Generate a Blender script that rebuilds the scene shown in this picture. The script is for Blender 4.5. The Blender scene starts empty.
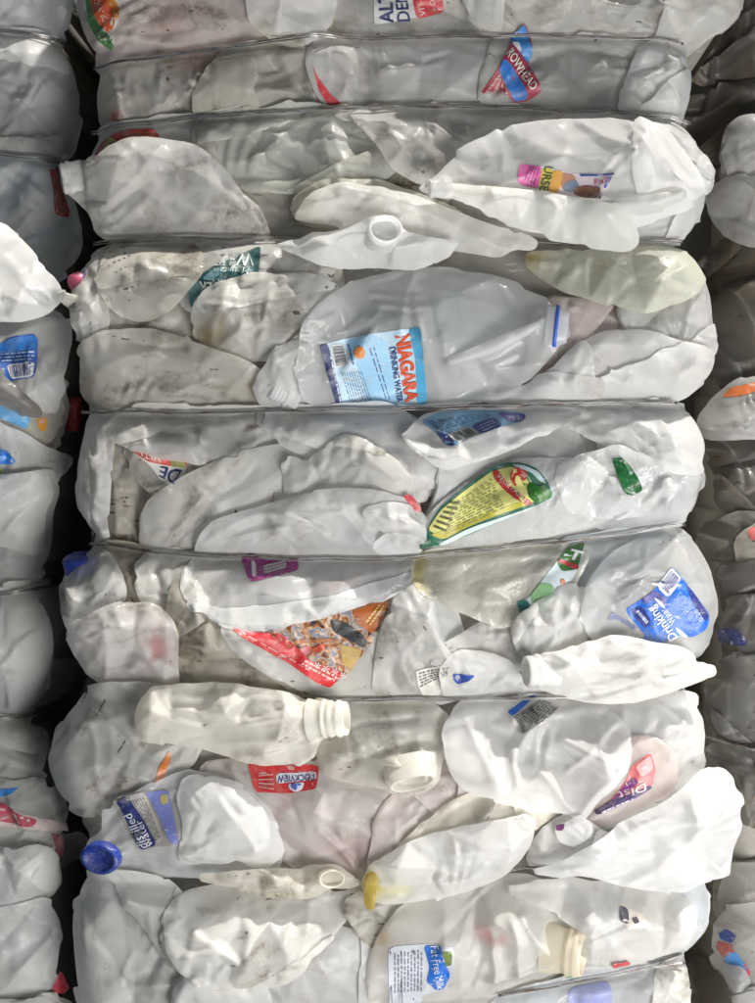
import bpy, bmesh, math, random
import numpy as np
from mathutils import Vector, Matrix
from mathutils.geometry import delaunay_2d_cdt

# ------------------------------------------------------------------ camera, light, exposure
scene = bpy.context.scene
COL = scene.collection
S = 0.001                        # plan unit: one millimetre
CX, CY, ZUP = 377.5, 501.5, 0.62 # plan centre, and height of that centre over the floor
def W(x, y, h): return ((x-CX)*S, -h*S, (CY-y)*S+ZUP)

CAM_D = 1.75
cam = bpy.data.cameras.new('camera'); cam_o = bpy.data.objects.new('camera', cam); COL.objects.link(cam_o)
cam_o.location = (0, -CAM_D-0.012, ZUP); cam_o.rotation_euler = (math.radians(90), 0, 0)
cam.sensor_fit = 'VERTICAL'; cam.sensor_height = 24.0
cam.lens = 24.0*CAM_D/1.003
cam.clip_start = 0.05; cam.clip_end = 50
scene.camera = cam_o

world = bpy.data.worlds.new('World'); scene.world = world; world.use_nodes = True
bg = world.node_tree.nodes['Background']
bg.inputs['Color'].default_value = (0.62, 0.80, 1.0, 1); bg.inputs['Strength'].default_value = 0.10

def area(name, loc, target, size, power, color):
    l = bpy.data.lights.new(name, 'AREA'); l.shape = 'RECTANGLE'; l.size, l.size_y = size
    l.energy = power; l.color = color
    o = bpy.data.objects.new(name, l); COL.objects.link(o); o.location = loc
    o.rotation_euler = (Vector(target)-Vector(loc)).to_track_quat('-Z', 'Y').to_euler()
    return o
# added lamp for an unseen, assumed open front: soft light from low right
area('soft_front_lamp', (0.85, -1.10, ZUP-0.80), (0.22, 0, ZUP-0.30), (1.0, 0.75), 18.0, (1.0, 0.985, 0.965)).data.spread = math.radians(128)
# sun skimming down the face of the stack: it only catches what sticks out
sun = bpy.data.lights.new('sun', 'SUN'); sun.energy = 5.2; sun.angle = math.radians(1.5); sun.color = (1.0, 0.965, 0.90)
sun_o = bpy.data.objects.new('sun', sun); COL.objects.link(sun_o)
sun_o.rotation_euler = Vector((-0.42, 0.12, -1.0)).to_track_quat('-Z', 'Y').to_euler()

scene.view_settings.view_transform = 'Standard'; scene.view_settings.look = 'None'
scene.view_settings.exposure = 0.12; scene.view_settings.gamma = 1.0
scene.view_settings.use_curve_mapping = False
scene.render.engine = 'CYCLES'
cy = scene.cycles
cy.use_denoising = True
cy.use_adaptive_sampling = True; cy.adaptive_threshold = 0.02
cy.max_bounces = 7; cy.diffuse_bounces = 5; cy.glossy_bounces = 2; cy.transmission_bounces = 4
cy.transparent_max_bounces = 6; cy.caustics_reflective = False; cy.caustics_refractive = False

# ------------------------------------------------------------------ materials
def nodes(m):
    m.use_nodes = True; nt = m.node_tree; nt.nodes.clear(); return nt
def N(nt, t, **kw):
    n = nt.nodes.new(t)
    for k, v in kw.items():
        if k in n.inputs: n.inputs[k].default_value = v
        else: setattr(n, k, v)
    return n
def ramp(nt, src, p0, c0, p1, c1):
    r = nt.nodes.new('ShaderNodeMapRange'); r.inputs[1].default_value = p0; r.inputs[2].default_value = p1
    r.inputs[3].default_value = c0; r.inputs[4].default_value = c1; r.interpolation_type = 'SMOOTHSTEP'
    nt.links.new(src, r.inputs[0]); return r.outputs[0]
def math_(nt, op, a, b):
    n = nt.nodes.new('ShaderNodeMath'); n.operation = op
    for i, v in enumerate((a, b)):
        if isinstance(v, (int, float)): n.inputs[i].default_value = v
        else: nt.links.new(v, n.inputs[i])
    return n.outputs[0]
def mixc(nt, fac, a, b, mode='MIX'):
    n = nt.nodes.new('ShaderNodeMix'); n.data_type = 'RGBA'; n.blend_type = mode
    for i, v in ((0, fac), (6, a), (7, b)):
        if isinstance(v, (int, float)): n.inputs[i].default_value = v
        elif isinstance(v, tuple): n.inputs[i].default_value = v if len(v) == 4 else (*v, 1)
        else: nt.links.new(v, n.inputs[i])
    return n.outputs[2]

def coords(nt):
    tc = N(nt, 'ShaderNodeTexCoord'); oi = N(nt, 'ShaderNodeObjectInfo')
    mul = math_(nt, 'MULTIPLY', oi.outputs['Random'], 37.0)
    add = N(nt, 'ShaderNodeVectorMath', operation='ADD')
    nt.links.new(tc.outputs['Object'], add.inputs[0])
    cmb = N(nt, 'ShaderNodeCombineXYZ')
    for i in range(3): nt.links.new(mul, cmb.inputs[i])
    nt.links.new(cmb.outputs[0], add.inputs[1])
    return add.outputs[0], oi
def noise(nt, vec, scale, detail=3, rough=0.55, dist=0.0, stretch=None, rot=0.0):
    if stretch:
        mp = N(nt, 'ShaderNodeMapping'); mp.inputs['Scale'].default_value = stretch
        mp.inputs['Rotation'].default_value = (0, rot, 0)
        nt.links.new(vec, mp.inputs[0]); vec = mp.outputs[0]
    n = N(nt, 'ShaderNodeTexNoise'); n.inputs['Scale'].default_value = scale
    n.inputs['Detail'].default_value = detail; n.inputs['Roughness'].default_value = rough
    n.inputs['Distortion'].default_value = dist
    nt.links.new(vec, n.inputs['Vector']); return n.outputs['Fac']

def plastic_material(name, transl=0.48, clear=0.33, rough=0.40, bump=0.13):
    """Thin milky polyethylene; the object's colour is its own tint; 'soil' on the mesh is how soiled each spot is."""
    m = bpy.data.materials.new(name); nt = nodes(m); L = nt.links.new
    v, oi = coords(nt); ta = N(nt, 'ShaderNodeAttribute'); ta.attribute_name = 'tint'; tint = ta.outputs['Color']
    at_ = N(nt, 'ShaderNodeAttribute'); at_.attribute_name = 'soil'
    sp = N(nt, 'ShaderNodeSeparateXYZ'); L(at_.outputs['Vector'], sp.inputs[0])
    fine = noise(nt, v, 210, 2, 0.65)
    g = math_(nt, 'MULTIPLY', sp.outputs[0], ramp(nt, fine, 0.25, 0.45, 0.75, 1.45))
    c = mixc(nt, math_(nt, 'MINIMUM', g, 0.9), tint, (0.25, 0.195, 0.125))
    d = math_(nt, 'MULTIPLY', ramp(nt, math_(nt, 'ADD', sp.outputs[1], math_(nt, 'MULTIPLY', fine, 0.9)), 0.80, 0.0, 1.05, 0.85), 1.0)
    c = mixc(nt, d, c, (0.06, 0.05, 0.04))
    bp = N(nt, 'ShaderNodeBump'); bp.inputs['Strength'].default_value = bump; bp.inputs['Distance'].default_value = 0.003
    L(noise(nt, v, 120, 2, 0.55), bp.inputs['Height'])
    c = mixc(nt, math_(nt, 'MULTIPLY', sp.outputs[2], 0.45), c, (0.88, 0.88, 0.88))
    p = N(nt, 'ShaderNodeBsdfPrincipled'); L(c, p.inputs['Base Color']); L(bp.outputs[0], p.inputs['Normal'])
    L(math_(nt, 'ADD', ramp(nt, fine, 0.3, rough-0.05, 0.7, rough+0.12), math_(nt, 'MULTIPLY', g, 0.5)), p.inputs['Roughness'])
    p.inputs['IOR'].default_value = 1.54; p.inputs['Coat Weight'].default_value = .14; p.inputs['Coat Roughness'].default_value = .12
    t = N(nt, 'ShaderNodeBsdfTranslucent'); L(c, t.inputs['Color'])
    x = N(nt, 'ShaderNodeBsdfTransparent'); L(mixc(nt, 0.35, (1, 1, 1), c), x.inputs['Color'])
    m1 = N(nt, 'ShaderNodeMixShader'); m1.inputs[0].default_value = transl; L(p.outputs[0], m1.inputs[1]); L(t.outputs[0], m1.inputs[2])
    m2 = N(nt, 'ShaderNodeMixShader'); L(m1.outputs[0], m2.inputs[1]); L(x.outputs[0], m2.inputs[2]); m2.inputs[0].default_value = clear
    o = N(nt, 'ShaderNodeOutputMaterial'); L(m2.outputs[0], o.inputs[0])
    return m
MILKY = plastic_material('milky_polyethylene')
CLEAR = plastic_material('clearer_polyethylene', 0.38, 0.52, 0.15, 0.10)
WHITE = plastic_material('white_polyethylene', 0.48, 0.14, 0.38, 0.12)
RIBBED = plastic_material('rippled_polyethylene', 0.40, 0.34, 0.18, .6)

_pm = {}
def paint(col, rough=0.42, dirt=0.35, metallic=0.0, bump=0.25):
    key = (tuple(col), rough, dirt, metallic)
    if key in _pm: return _pm[key]
    m = bpy.data.materials.new('print_%02d' % len(_pm)); nt = nodes(m); L = nt.links.new
    v, oi = coords(nt)
    a = ramp(nt, noise(nt, v, 45, 4, 0.65, 0.8), 0.45, 0.0, 0.75, dirt)
    b = noise(nt, v, 330, 2)
    c = mixc(nt, a, tuple(col), (0.33, 0.30, 0.25))
    c = mixc(nt, ramp(nt, b, 0.25, 0.09, 0.55, 0.0), c, (0.62, 0.60, 0.56))
    c = mixc(nt, ramp(nt, noise(nt, v, 120, 3, 0.6, 0.0, (.4, 1, 1.4), .4), 0.62, 0.0, 0.70, 0.55), c, (0.60, 0.59, 0.56))
    bp = N(nt, 'ShaderNodeBump'); bp.inputs['Strength'].default_value = bump; bp.inputs['Distance'].default_value = 0.002
    L(noise(nt, v, 90, 3, 0.6, 1.0), bp.inputs['Height'])
    p = N(nt, 'ShaderNodeBsdfPrincipled'); L(c, p.inputs['Base Color']); L(bp.outputs[0], p.inputs['Normal'])
    p.inputs['Roughness'].default_value = rough; p.inputs['Metallic'].default_value = metallic
    o = N(nt, 'ShaderNodeOutputMaterial'); L(p.outputs[0], o.inputs[0]); _pm[key] = m; return m

def wire_material():
    m = bpy.data.materials.new('galvanised_wire'); nt = nodes(m); L = nt.links.new
    v, oi = coords(nt)
    c = mixc(nt, ramp(nt, noise(nt, v, 60, 4), 0.4, 0.0, 0.7, 1.0), (0.34, 0.34, 0.34), (0.15, 0.11, 0.085))
    p = N(nt, 'ShaderNodeBsdfPrincipled'); L(c, p.inputs['Base Color'])
    p.inputs['Metallic'].default_value = 0.85; p.inputs['Roughness'].default_value = 0.38
    o = N(nt, 'ShaderNodeOutputMaterial'); L(p.outputs[0], o.inputs[0]); return m
WIRE = wire_material()

# ------------------------------------------------------------------ plan of the stack: relief heights in mm, on a 2 mm raster
RS = 2.0; X0, X1, Y0, Y1 = -120, 940, -150, 1155
gx = np.arange(X0, X1+.1, RS); gy = np.arange(Y0, Y1+.1, RS)
GX, GY = np.meshgrid(gx, gy)
KB = {'main': 1.0, 'left': 1.055, 'right': 1.086}
def kright(y): return np.interp(y, [350, 750], [1.14, 1.086])
def out(p, k): p = np.asarray(p, float); return np.array([CX, CY])+(p-np.array([CX, CY]))*k
def P(s): return [tuple(float(t) for t in q.split(',')) for q in s.split()]
def lut(s):
    a = P(s); return np.array([p[0] for p in a]), np.array([p[1] for p in a])
def at(l, v): return np.interp(v, l[0], l[1])
MAIN_L = lut('-70,80 0,70 58,90 85,88 122,88 160,80 237,88 290,68 330,68 400,72 410,80 470,68 547,84 600,50 640,58 695,76 760,40 820,60 882,76 930,62 1075,66')
MAIN_R = lut('-70,755 0,752 34,694 75,702 112,694 165,720 236,694 300,722 350,724 402,696 450,712 524,696 600,727 660,716 694,710 760,716 880,716 920,722 968,694 1075,700')
LEFT_R = lut('-70,76 0,70 30,58 90,78 153,52 215,80 285,62 330,76 400,70 445,62 490,60 560,46 592,36 640,50 720,24 760,42 850,62 900,58 960,64 1075,58')
RIGHT_L = lut('-70,745 100,730 160,732 235,738 380,722 440,716 530,712 600,726 760,720 900,726 1075,704')
def slut(l, k): return (CY+(l[0]-CY)*k, CX+(l[1]-CX)*k)
LEFT_R = slut(LEFT_R, KB['left']); RIGHT_L = slut(RIGHT_L, kright(RIGHT_L[0]))
WIRES = [
 '70,64 88,61 110,56 200,44 300,35 340,32 450,30 600,31 670,33 690,38 712,50',
 '70,134 86,127 100,122 200,113 330,103 440,101 520,102 600,106 680,113 696,120 712,128',
 '70,243 88,239 100,238 250,235 400,233 560,236 640,237 690,238 712,243',
 '56,408 76,411 200,411 350,408 500,405 600,402 685,402 712,406',
 '64,538 85,543 110,547 200,556 300,560 400,559 430,556 560,543 640,532 690,524 720,519',
 '40,702 76,702 200,703 330,702 480,702 600,700 700,694 730,690',
 '50,884 200,889 300,890 420,888 505,880 540,873 600,878 700,884 730,886',
 '100,1030 300,1018 500,1004 570,990 640,976 690,968 720,964']
WL = [lut(w) for w in WIRES]
LWIRES = [lut('-70,32 0,31 40,34 70,37'), lut('-70,152 0,153 40,157 66,161'), lut('-70,594 0,594 30,590 60,586'), lut('-70,723 0,721 30,716 50,712')]
RWIRES = [lut('700,66 760,62 830,60'), lut('690,240 760,238 830,236'), lut('710,742 760,752 830,762'), lut('720,884 760,886 830,890')]
def wlut(l, k): return (CX+(l[0]-CX)*k, CY+(l[1]-CY)*k)
LWIRES = [wlut(l, KB['left']) for l in LWIRES]; RWIRES = [wlut(l, KB['right']) for l in RWIRES]
def edrop(e, depth, r):
    u = np.clip(e/r, 0, 1); return -depth*(1-np.sqrt(np.maximum(1-(1-u)**2, 0)))
def wdist(ws, x, y):
    d = np.full(np.shape(x), 1e3)
    for w in ws: d = np.minimum(d, np.abs(np.interp(x, w[0], w[1])-y))
    return np.sqrt(d*d+25)-5
def gcap(t): return 26*(1-np.exp(-t/17.0))+0.30*t
def e_main(x, y): return np.minimum(x-at(MAIN_L, y), at(MAIN_R, y)-x)
def e_left(x, y): return at(LEFT_R, y)-x
def e_right(x, y): return x-at(RIGHT_L, y)
def cap_main(x, y): return -17+edrop(e_main(x, y)+3, 42, 34)+gcap(wdist(WL, x, y))
def cap_left(x, y): return -92+edrop(e_left(x, y)+3, 70, 44)+gcap(wdist(LWIRES, x, y))
def cap_right(x, y): return -310+np.clip((y-350)/400, 0, 1)*170+edrop(e_right(x, y)+8, 60, 40)+gcap(wdist(RWIRES, x, y))
def h0_main(x, y): return -34+edrop(e_main(x, y), 50, 34)+0.55*gcap(wdist(WL, x, y))-6
def h0_left(x, y): return -108+edrop(e_left(x, y), 85, 44)+0.5*gcap(wdist(LWIRES, x, y))-6
def h0_right(x, y): return -342+np.clip((y-350)/400, 0, 1)*170+edrop(e_right(x, y), 80, 40)+0.5*gcap(wdist(RWIRES, x, y))-6
H = np.full(GX.shape, -395.0)
for e, f in ((e_main, h0_main), (e_left, h0_left), (e_right, h0_right)):
    m_ = e(GX, GY) > 0; H[m_] = np.maximum(H[m_], f(GX, GY)[m_])
BALES = {'main': cap_main, 'left': cap_left, 'right': cap_right}

def sampler(A, x0, y0):
    ny, nx = A.shape
    def f(x, y):
        u = np.clip((np.asarray(x, float)-x0)/RS, 0, nx-1.001); v = np.clip((np.asarray(y, float)-y0)/RS, 0, ny-1.001)
        i = u.astype(int); j = v.astype(int); a = u-i; b = v-j
        return (A[j, i]*(1-a)+A[j, i+1]*a)*(1-b)+(A[j+1, i]*(1-a)+A[j+1, i+1]*a)*b
    return f
def box(A, r):
    if r < 1: return A
    for ax in (0, 1):
        pad = [(0, 0), (0, 0)]; pad[ax] = (r+1, r)
        c = np.cumsum(np.pad(A, pad, mode='edge'), axis=ax); n = 2*r+1
        A = (c[n:] - c[:-n])/n if ax == 0 else (c[:, n:] - c[:, :-n])/n
    return A
def dilate(A, r):
    for ax in (0, 1):
        B = A.copy()
        for k in range(1, r+1):
            if ax == 0: B[k:] = np.maximum(B[k:], A[:-k]); B[:-k] = np.maximum(B[:-k], A[k:])
            else: B[:, k:] = np.maximum(B[:, k:], A[:, :-k]); B[:, :-k] = np.maximum(B[:, :-k], A[:, k:])
        A = B
    return A

# ------------------------------------------------------------------ outlines and sheets
def chaikin(p, n=2, w=0.2, closed=True):
    p = np.asarray(p, float)
    for _ in range(n):
        q = np.roll(p, -1, axis=0) if closed else p[1:]
        a = p if closed else p[:-1]
        r = np.empty((2*len(a), p.shape[1])); r[0::2] = a*(1-w)+q*w; r[1::2] = a*w+q*(1-w)
        if not closed: r = np.vstack([p[:1], r, p[-1:]])
        p = r
    return p
def resample(p, step, closed=True):
    p = np.asarray(p, float)
    if closed: p = np.vstack([p, p[:1]])
    d = np.hypot(*np.diff(p[:, :2], axis=0).T); s = np.concatenate([[0], np.cumsum(d)])
    n = max(8 if closed else 2, int(round(s[-1]/step)))
    t = np.linspace(0, s[-1], n+1)
    if closed: t = t[:-1]
    return np.stack([np.interp(t, s, p[:, k]) for k in range(p.shape[1])], 1)
def inside(pts, poly):
    x, y = pts[:, 0], pts[:, 1]; r = np.zeros(len(pts), bool)
    a = poly; b = np.roll(poly, -1, axis=0)
    for (ax, ay), (bx, by) in zip(a, b):
        if ay == by: continue
        c = (ay > y) != (by > y)
        r ^= c & (x < (bx-ax)*(y-ay)/(by-ay)+ax)
    return r
def edist(pts, poly):
    a = poly; b = np.roll(poly, -1, axis=0)
    out = np.full(len(pts), 1e9)
    for (ax, ay), (bx, by) in zip(a, b):
        dx, dy = bx-ax, by-ay; L2 = dx*dx+dy*dy+1e-12
        t = np.clip(((pts[:, 0]-ax)*dx+(pts[:, 1]-ay)*dy)/L2, 0, 1)
        out = np.minimum(out, (pts[:, 0]-ax-t*dx)**2+(pts[:, 1]-ay-t*dy)**2)
    return np.sqrt(out)
def triangulate(poly, s):
    (xa, ya), (xb, yb) = poly.min(0), poly.max(0)
    rows = []
    for k, y in enumerate(np.arange(ya, yb, s*0.866)):
        xs = np.arange(xa+(s/2 if k % 2 else 0), xb, s); rows.append(np.stack([xs, np.full(len(xs), y)], 1))
    g = np.vstack(rows); g = g[inside(g, poly)]
    if len(g): g = g[edist(g, poly) > 0.6*s]
    v = [Vector(p) for p in poly]+[Vector(p) for p in g]
    n = len(poly)
    r = delaunay_2d_cdt(v, [(i, (i+1) % n) for i in range(n)], [], 1, 1e-4)
    return np.array([tuple(p) for p in r[0]]), [tuple(f) for f in r[2]]

def mesh_obj(name, verts, faces, mat, parent=None, origin=(0, 0, 0), smooth=True):
    me = bpy.data.meshes.new(name); o_ = np.array(origin)
    me.from_pydata((np.asarray(verts)-o_).tolist(), [], faces); me.materials.append(mat)
    if smooth: me.polygons.foreach_set('use_smooth', [True]*len(me.polygons))
    me.update()
    o = bpy.data.objects.new(name, me); COL.objects.link(o)
    if parent is not None: o.parent = parent
    return o
def tag(o, label, cat, group=None, kind=None):
    if label: o['label'] = label
    if cat: o['category'] = cat
    if group: o['group'] = group
    if kind: o['kind'] = kind
    return o

def vnoise(x, y, seed):
    """Smooth value noise on an integer lattice."""
    xi = np.floor(x).astype(np.int64); yi = np.floor(y).astype(np.int64); u = x-xi; v = y-yi
    u = u*u*(3-2*u); v = v*v*(3-2*v)
    def r(i, j):
        n = (i*374761393+j*668265263+seed*974711) & 0x7fffffff; n = ((n ^ (n >> 13))*1274126177) & 0x7fffffff
        return ((n ^ (n >> 16)) & 0xffff)/65535.0
    return (r(xi, yi)*(1-u)+r(xi+1, yi)*u)*(1-v)+(r(xi, yi+1)*(1-u)+r(xi+1, yi+1)*u)*v
def fbm(x, y, seed, o=4): return sum(vnoise(x*2**k, y*2**k, seed+k)*0.5**k for k in range(o))/sum(0.5**k for k in range(o))
def sstep(v, a, b):
    t = np.clip((v-a)/(b-a), 0, 1); return t*t*(3-2*t)
def soil_map(x, y, amount, seed, ang):
    """Mud film, smears and scuffs, as they were dragged on; first value film and smears, second scuffs and specks."""
    c, s_ = math.cos(ang), math.sin(ang); u = x*c+y*s_; v = -x*s_+y*c
    wx = fbm(x/40, y/40, seed+9)*30
    big = fbm((u+wx)/70, (v+wx)/45, seed); mid = fbm(u/20, v/14, seed+3); st = fbm(u/52, (v+wx*.4)/5.5, seed+5)
    film = amount*(0.03+0.16*sstep(big, .35, .7)); smear = amount*0.62*sstep(big, .50, .66)*sstep(mid, .45, .66)
    streak = amount*0.7*sstep(st, .56, .74)*sstep(mid, .38, .6)
    sc = sstep(fbm((u+wx)/34, (v+wx*.3)/2.6, seed+7), .66, .82)*sstep(fbm(u/26, v/26, seed+11), .52, .66)*.85
    sk = sstep(vnoise(x/4.5, y/4.5, seed+13), .955, .99)*sstep(fbm(u/34, v/34, seed+15), .5, .64)
    return film+smear+streak, np.clip(sc+sk, 0, 1)*min(1, .3+1.2*amount)
def set_soil(o, a, b, tint=(.8, .8, .8), lines=0):
    tint = np.broadcast_to(np.asarray(tint, float), (len(a), 3))
    ta = o.data.attributes.new('tint', 'FLOAT_COLOR', 'POINT'); tb = np.ones((len(a), 4), np.float32); tb[:, :3] = np.clip(tint, 0, .93); ta.data.foreach_set('color', tb.ravel())
    at_ = o.data.attributes.new('soil', 'FLOAT_VECTOR', 'POINT')
    buf = np.zeros((len(a), 3), np.float32); buf[:, 0] = a; buf[:, 1] = b; buf[:, 2] = lines; at_.data.foreach_set('vector', buf.ravel())
def bary(tris, V, z, x, y, out):
    for t in tris:
        for k in range(1, len(t)-1):
            a, b, c = V[t[0]], V[t[k]], V[t[k+1]]
            det = (b[1]-c[1])*(a[0]-c[0])+(c[0]-b[0])*(a[1]-c[1])
            if abs(det) < 1e-6: continue
            lo = np.minimum(np.minimum(a, b), c); hi = np.maximum(np.maximum(a, b), c)
            m = np.where((x >= lo[0]) & (x <= hi[0]) & (y >= lo[1]) & (y <= hi[1]))[0]
            if not len(m): continue
            l0 = ((b[1]-c[1])*(x[m]-c[0])+(c[0]-b[0])*(y[m]-c[1]))/det; l1 = ((c[1]-a[1])*(x[m]-c[0])+(a[0]-c[0])*(y[m]-c[1]))/det
            l2 = 1-l0-l1; q = (l0 > -1e-4) & (l1 > -1e-4) & (l2 > -1e-4)
            out[m[q]] = l0[q]*z[t[0]]+l1[q]*z[t[k]]+l2[q]*z[t[k+1]]
    return out

def facets(x, y, cr, line=False):
    z = np.zeros(np.shape(x))
    for (x0, y0, x1, y1, a, lam) in cr:
        dx, dy = x1-x0, y1-y0; L = math.hypot(dx, dy)+1e-6; dx /= L; dy /= L
        t = (x-x0)*dx+(y-y0)*dy; s = -(x-x0)*dy+(y-y0)*dx
        s = s+0.06*L*np.sin(np.clip(t/L, -.3, 1.3)*3.1+x0)           # creases are never dead straight
        over = np.maximum(np.maximum(-t, t-L), 0)
        if line: z = np.maximum(z, min(1, abs(a)/4)*np.exp(-(s/1.6)**2)*np.exp(-(over/5)**2))
        else: z = z+a*np.exp(-(np.sqrt(s*s+0.8)-0.9)/lam)*np.exp(-(over/(0.6*lam+4))**2)
    return z

def prof(d, R):
    a = np.clip(d/4.0, 0, 1); b = np.clip(d/R, 0, 1); return 0.12*(1-(1-a)**2)+0.88*(1-(1-b)**1.25)

class Jug:
    """A crushed container: an outline in the plan, laid over whatever is already there, blown up to its own thickness,
    folded along creases; front and back skins closed at the rim."""
    count = 0
    def __init__(self, label, pts, T=13, R=22, lift=1.5, tint=(.80, .79, .76), soil=.35, cr=(), big=5, small=.6, amp=1.0,
                 over=False, bale='main', name='crushed_jug', cat='jug', group='crushed jugs pressed into the bale',
                 parts=False, mat=None, of=None, step=2.5, slope=(0, 0), tent=7, wob=0.9, flat=False, fac=0.8, floor=None, fs=None, grow=None, rim=3.6, crumple=1.0, flaps=True, pleats=1, stains=()):
        global H
        if not over: T = T*0.85
        Jug.count += 1
        rng = random.Random(1000+Jug.count*17); nr = np.random.RandomState(50+Jug.count)
        self.k = K = (KB[bale] if not over else .985) if of is None else 1.0
        if of is not None: self.k = of.k
        elif bale == 'right' and not over: self.k = float(kright(np.mean([q[1] for q in P(pts)])))
        if isinstance(pts, str): pts = out(P(pts), self.k); cr = [(*out(q[:2], self.k), *out(q[2:4], self.k), q[4], q[5]) for q in cr]
        poly = resample(chaikin(P(pts) if isinstance(pts, str) else pts, 1, 0.2), step)
        gr = (7.0 if (lift < 2.4 and not over and of is None) else 1.0) if grow is None else grow
        tg = np.roll(poly, -1, axis=0)-np.roll(poly, 1, axis=0); tg /= np.hypot(*tg.T)[:, None]+1e-9
        sgn = np.sign(np.sum(poly[:, 0]*np.roll(poly[:, 1], -1)-poly[:, 1]*np.roll(poly[:, 0], -1)))
        lim = e_main if bale == 'main' else (e_left if bale == 'left' else e_right)
        gp = poly+np.stack([tg[:, 1], -tg[:, 0]], 1)*gr*sgn
        ok = lim(gp[:, 0], gp[:, 1]) > 1
        poly = np.where(ok[:, None], gp, poly); poly = resample(poly, step)
        n = len(poly); th = np.linspace(0, 2*np.pi, n, endpoint=False)
        w = sum(rng.uniform(-1, 1)*np.sin(th*k+rng.uniform(0, 6.28))/k**0.4 for k in range(5, 24))*wob*0.22
        kn = np.sort(np.array([rng.random() for _ in range(max(5, int(n*step/17)))])); kv = np.array([rng.gauss(0, 1)*1.7*wob for _ in kn])
        w = w+np.interp(np.arange(n)/n, np.concatenate([[kn[-1]-1], kn, [kn[0]+1]]), np.concatenate([[kv[-1]], kv, [kv[0]]]))
        tg = np.roll(poly, -1, axis=0)-np.roll(poly, 1, axis=0); tg /= np.hypot(*tg.T)[:, None]+1e-9
        poly = poly+np.stack([tg[:, 1], -tg[:, 0]], 1)*w[:, None]
        self.poly = poly
        # what lies beneath
        (xa, ya), (xb, yb) = poly.min(0), poly.max(0)
        i0 = max(0, int((xa-24-X0)/RS)); i1 = min(H.shape[1], int((xb+24-X0)/RS)+2)
        j0 = max(0, int((ya-24-Y0)/RS)); j1 = min(H.shape[0], int((yb+24-Y0)/RS)+2)
        sub = H[j0:j1, i0:i1]; lx, ly = X0+i0*RS, Y0+j0*RS
        qx, qy = GX[j0:j1, i0:i1], GY[j0:j1, i0:i1]
        q = np.stack([qx.ravel(), qy.ravel()], 1); ins = inside(q, poly); nrm = ins.reshape(qx.shape)
        fl = floor or ((55, 6) if over else (20, 28)); lo = np.percentile(sub[nrm], fl[0]) if nrm.any() else 0
        raw = np.maximum(sub, lo-fl[1])
        B = box(box(box(dilate(raw, tent//2+1), tent), tent), tent//2)
        base = sampler(B, lx, ly); under = sampler(raw, lx, ly)
        # creases: those given, a few long random folds, many short wrinkles
        area_ = 0.5*abs(np.sum(poly[:, 0]*np.roll(poly[:, 1], -1)-poly[:, 1]*np.roll(poly[:, 0], -1)))
        size = math.sqrt(area_); C = list(cr)
        cen = poly.mean(0); cov = np.cov((poly-cen).T); ev, evec = np.linalg.eigh(cov); ax = math.atan2(evec[1, 1], evec[0, 1])
        def rp():
            for _ in range(60):
                p = np.array([[rng.uniform(xa, xb), rng.uniform(ya, yb)]])
                if inside(p, poly)[0]: return p[0]
            return cen
        for k in range(big):
            p = rp(); a = ax+rng.gauss(0, 0.75); L = size*rng.uniform(.35, .85)
            C.append((p[0]-math.cos(a)*L/2, p[1]-math.sin(a)*L/2, p[0]+math.cos(a)*L/2, p[1]+math.sin(a)*L/2,
                      amp*rng.choice((1, 1, -1))*rng.uniform(3.0, 6.0), rng.uniform(.03, .10)*size))
        for k in range(int(small*area_/1500)+2):
            p = rp(); a = rng.uniform(0, 3.14) if rng.random() < .4 else ax+rng.gauss(0, .5); L = rng.uniform(10, 46)
            C.append((p[0], p[1], p[0]+math.cos(a)*L, p[1]+math.sin(a)*L, amp*rng.choice((1, 1, -1))*rng.uniform(.8, 2.6), rng.uniform(2.5, 9)))
        for k in range(int(pleats*(1 if area_ < 7000 else 2 if area_ < 16000 else 3)) if area_ > 2500 else 0):
            if rng.random() < .6:                          # gathered: creases running in from one spot of the rim
                o_ = poly[rng.randrange(len(poly))]; a0 = math.atan2(cen[1]-o_[1], cen[0]-o_[0])+rng.gauss(0, .35); m = rng.randint(4, 8)
                for i_ in range(m):
                    a_ = a0+(i_-(m-1)/2)*rng.uniform(.10, .19); L = size*rng.uniform(.25, .6); g0 = rng.uniform(2, 8)
                    C.append((o_[0]+math.cos(a_)*g0, o_[1]+math.sin(a_)*g0, o_[0]+math.cos(a_)*L, o_[1]+math.sin(a_)*L, (1 if i_ % 2 else -.8)*rng.uniform(1.6, 3.4), rng.uniform(2.2, 4.5)))
            else:                                          # parallel pleats
                p = rp(); a_ = ax+rng.choice((0, 0, 1.57))+rng.gauss(0, .3); m = rng.randint(3, 6); sp_ = rng.uniform(5, 9); L = size*rng.uniform(.25, .5)
                for i_ in range(m):
                    q0 = (p[0]-math.sin(a_)*sp_*i_, p[1]+math.cos(a_)*sp_*i_); Li = L*rng.uniform(.6, 1)
                    C.append((q0[0], q0[1], q0[0]+math.cos(a_)*Li, q0[1]+math.sin(a_)*Li, (1 if i_ % 2 else -.8)*rng.uniform(1.4, 3.0), rng.uniform(2.0, 4.0)))
        # flat facets between folds: coarse nets of points pushed in and out, a large one and a finer crumpled one
        ca, sa = math.cos(ax), math.sin(ax)
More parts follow.
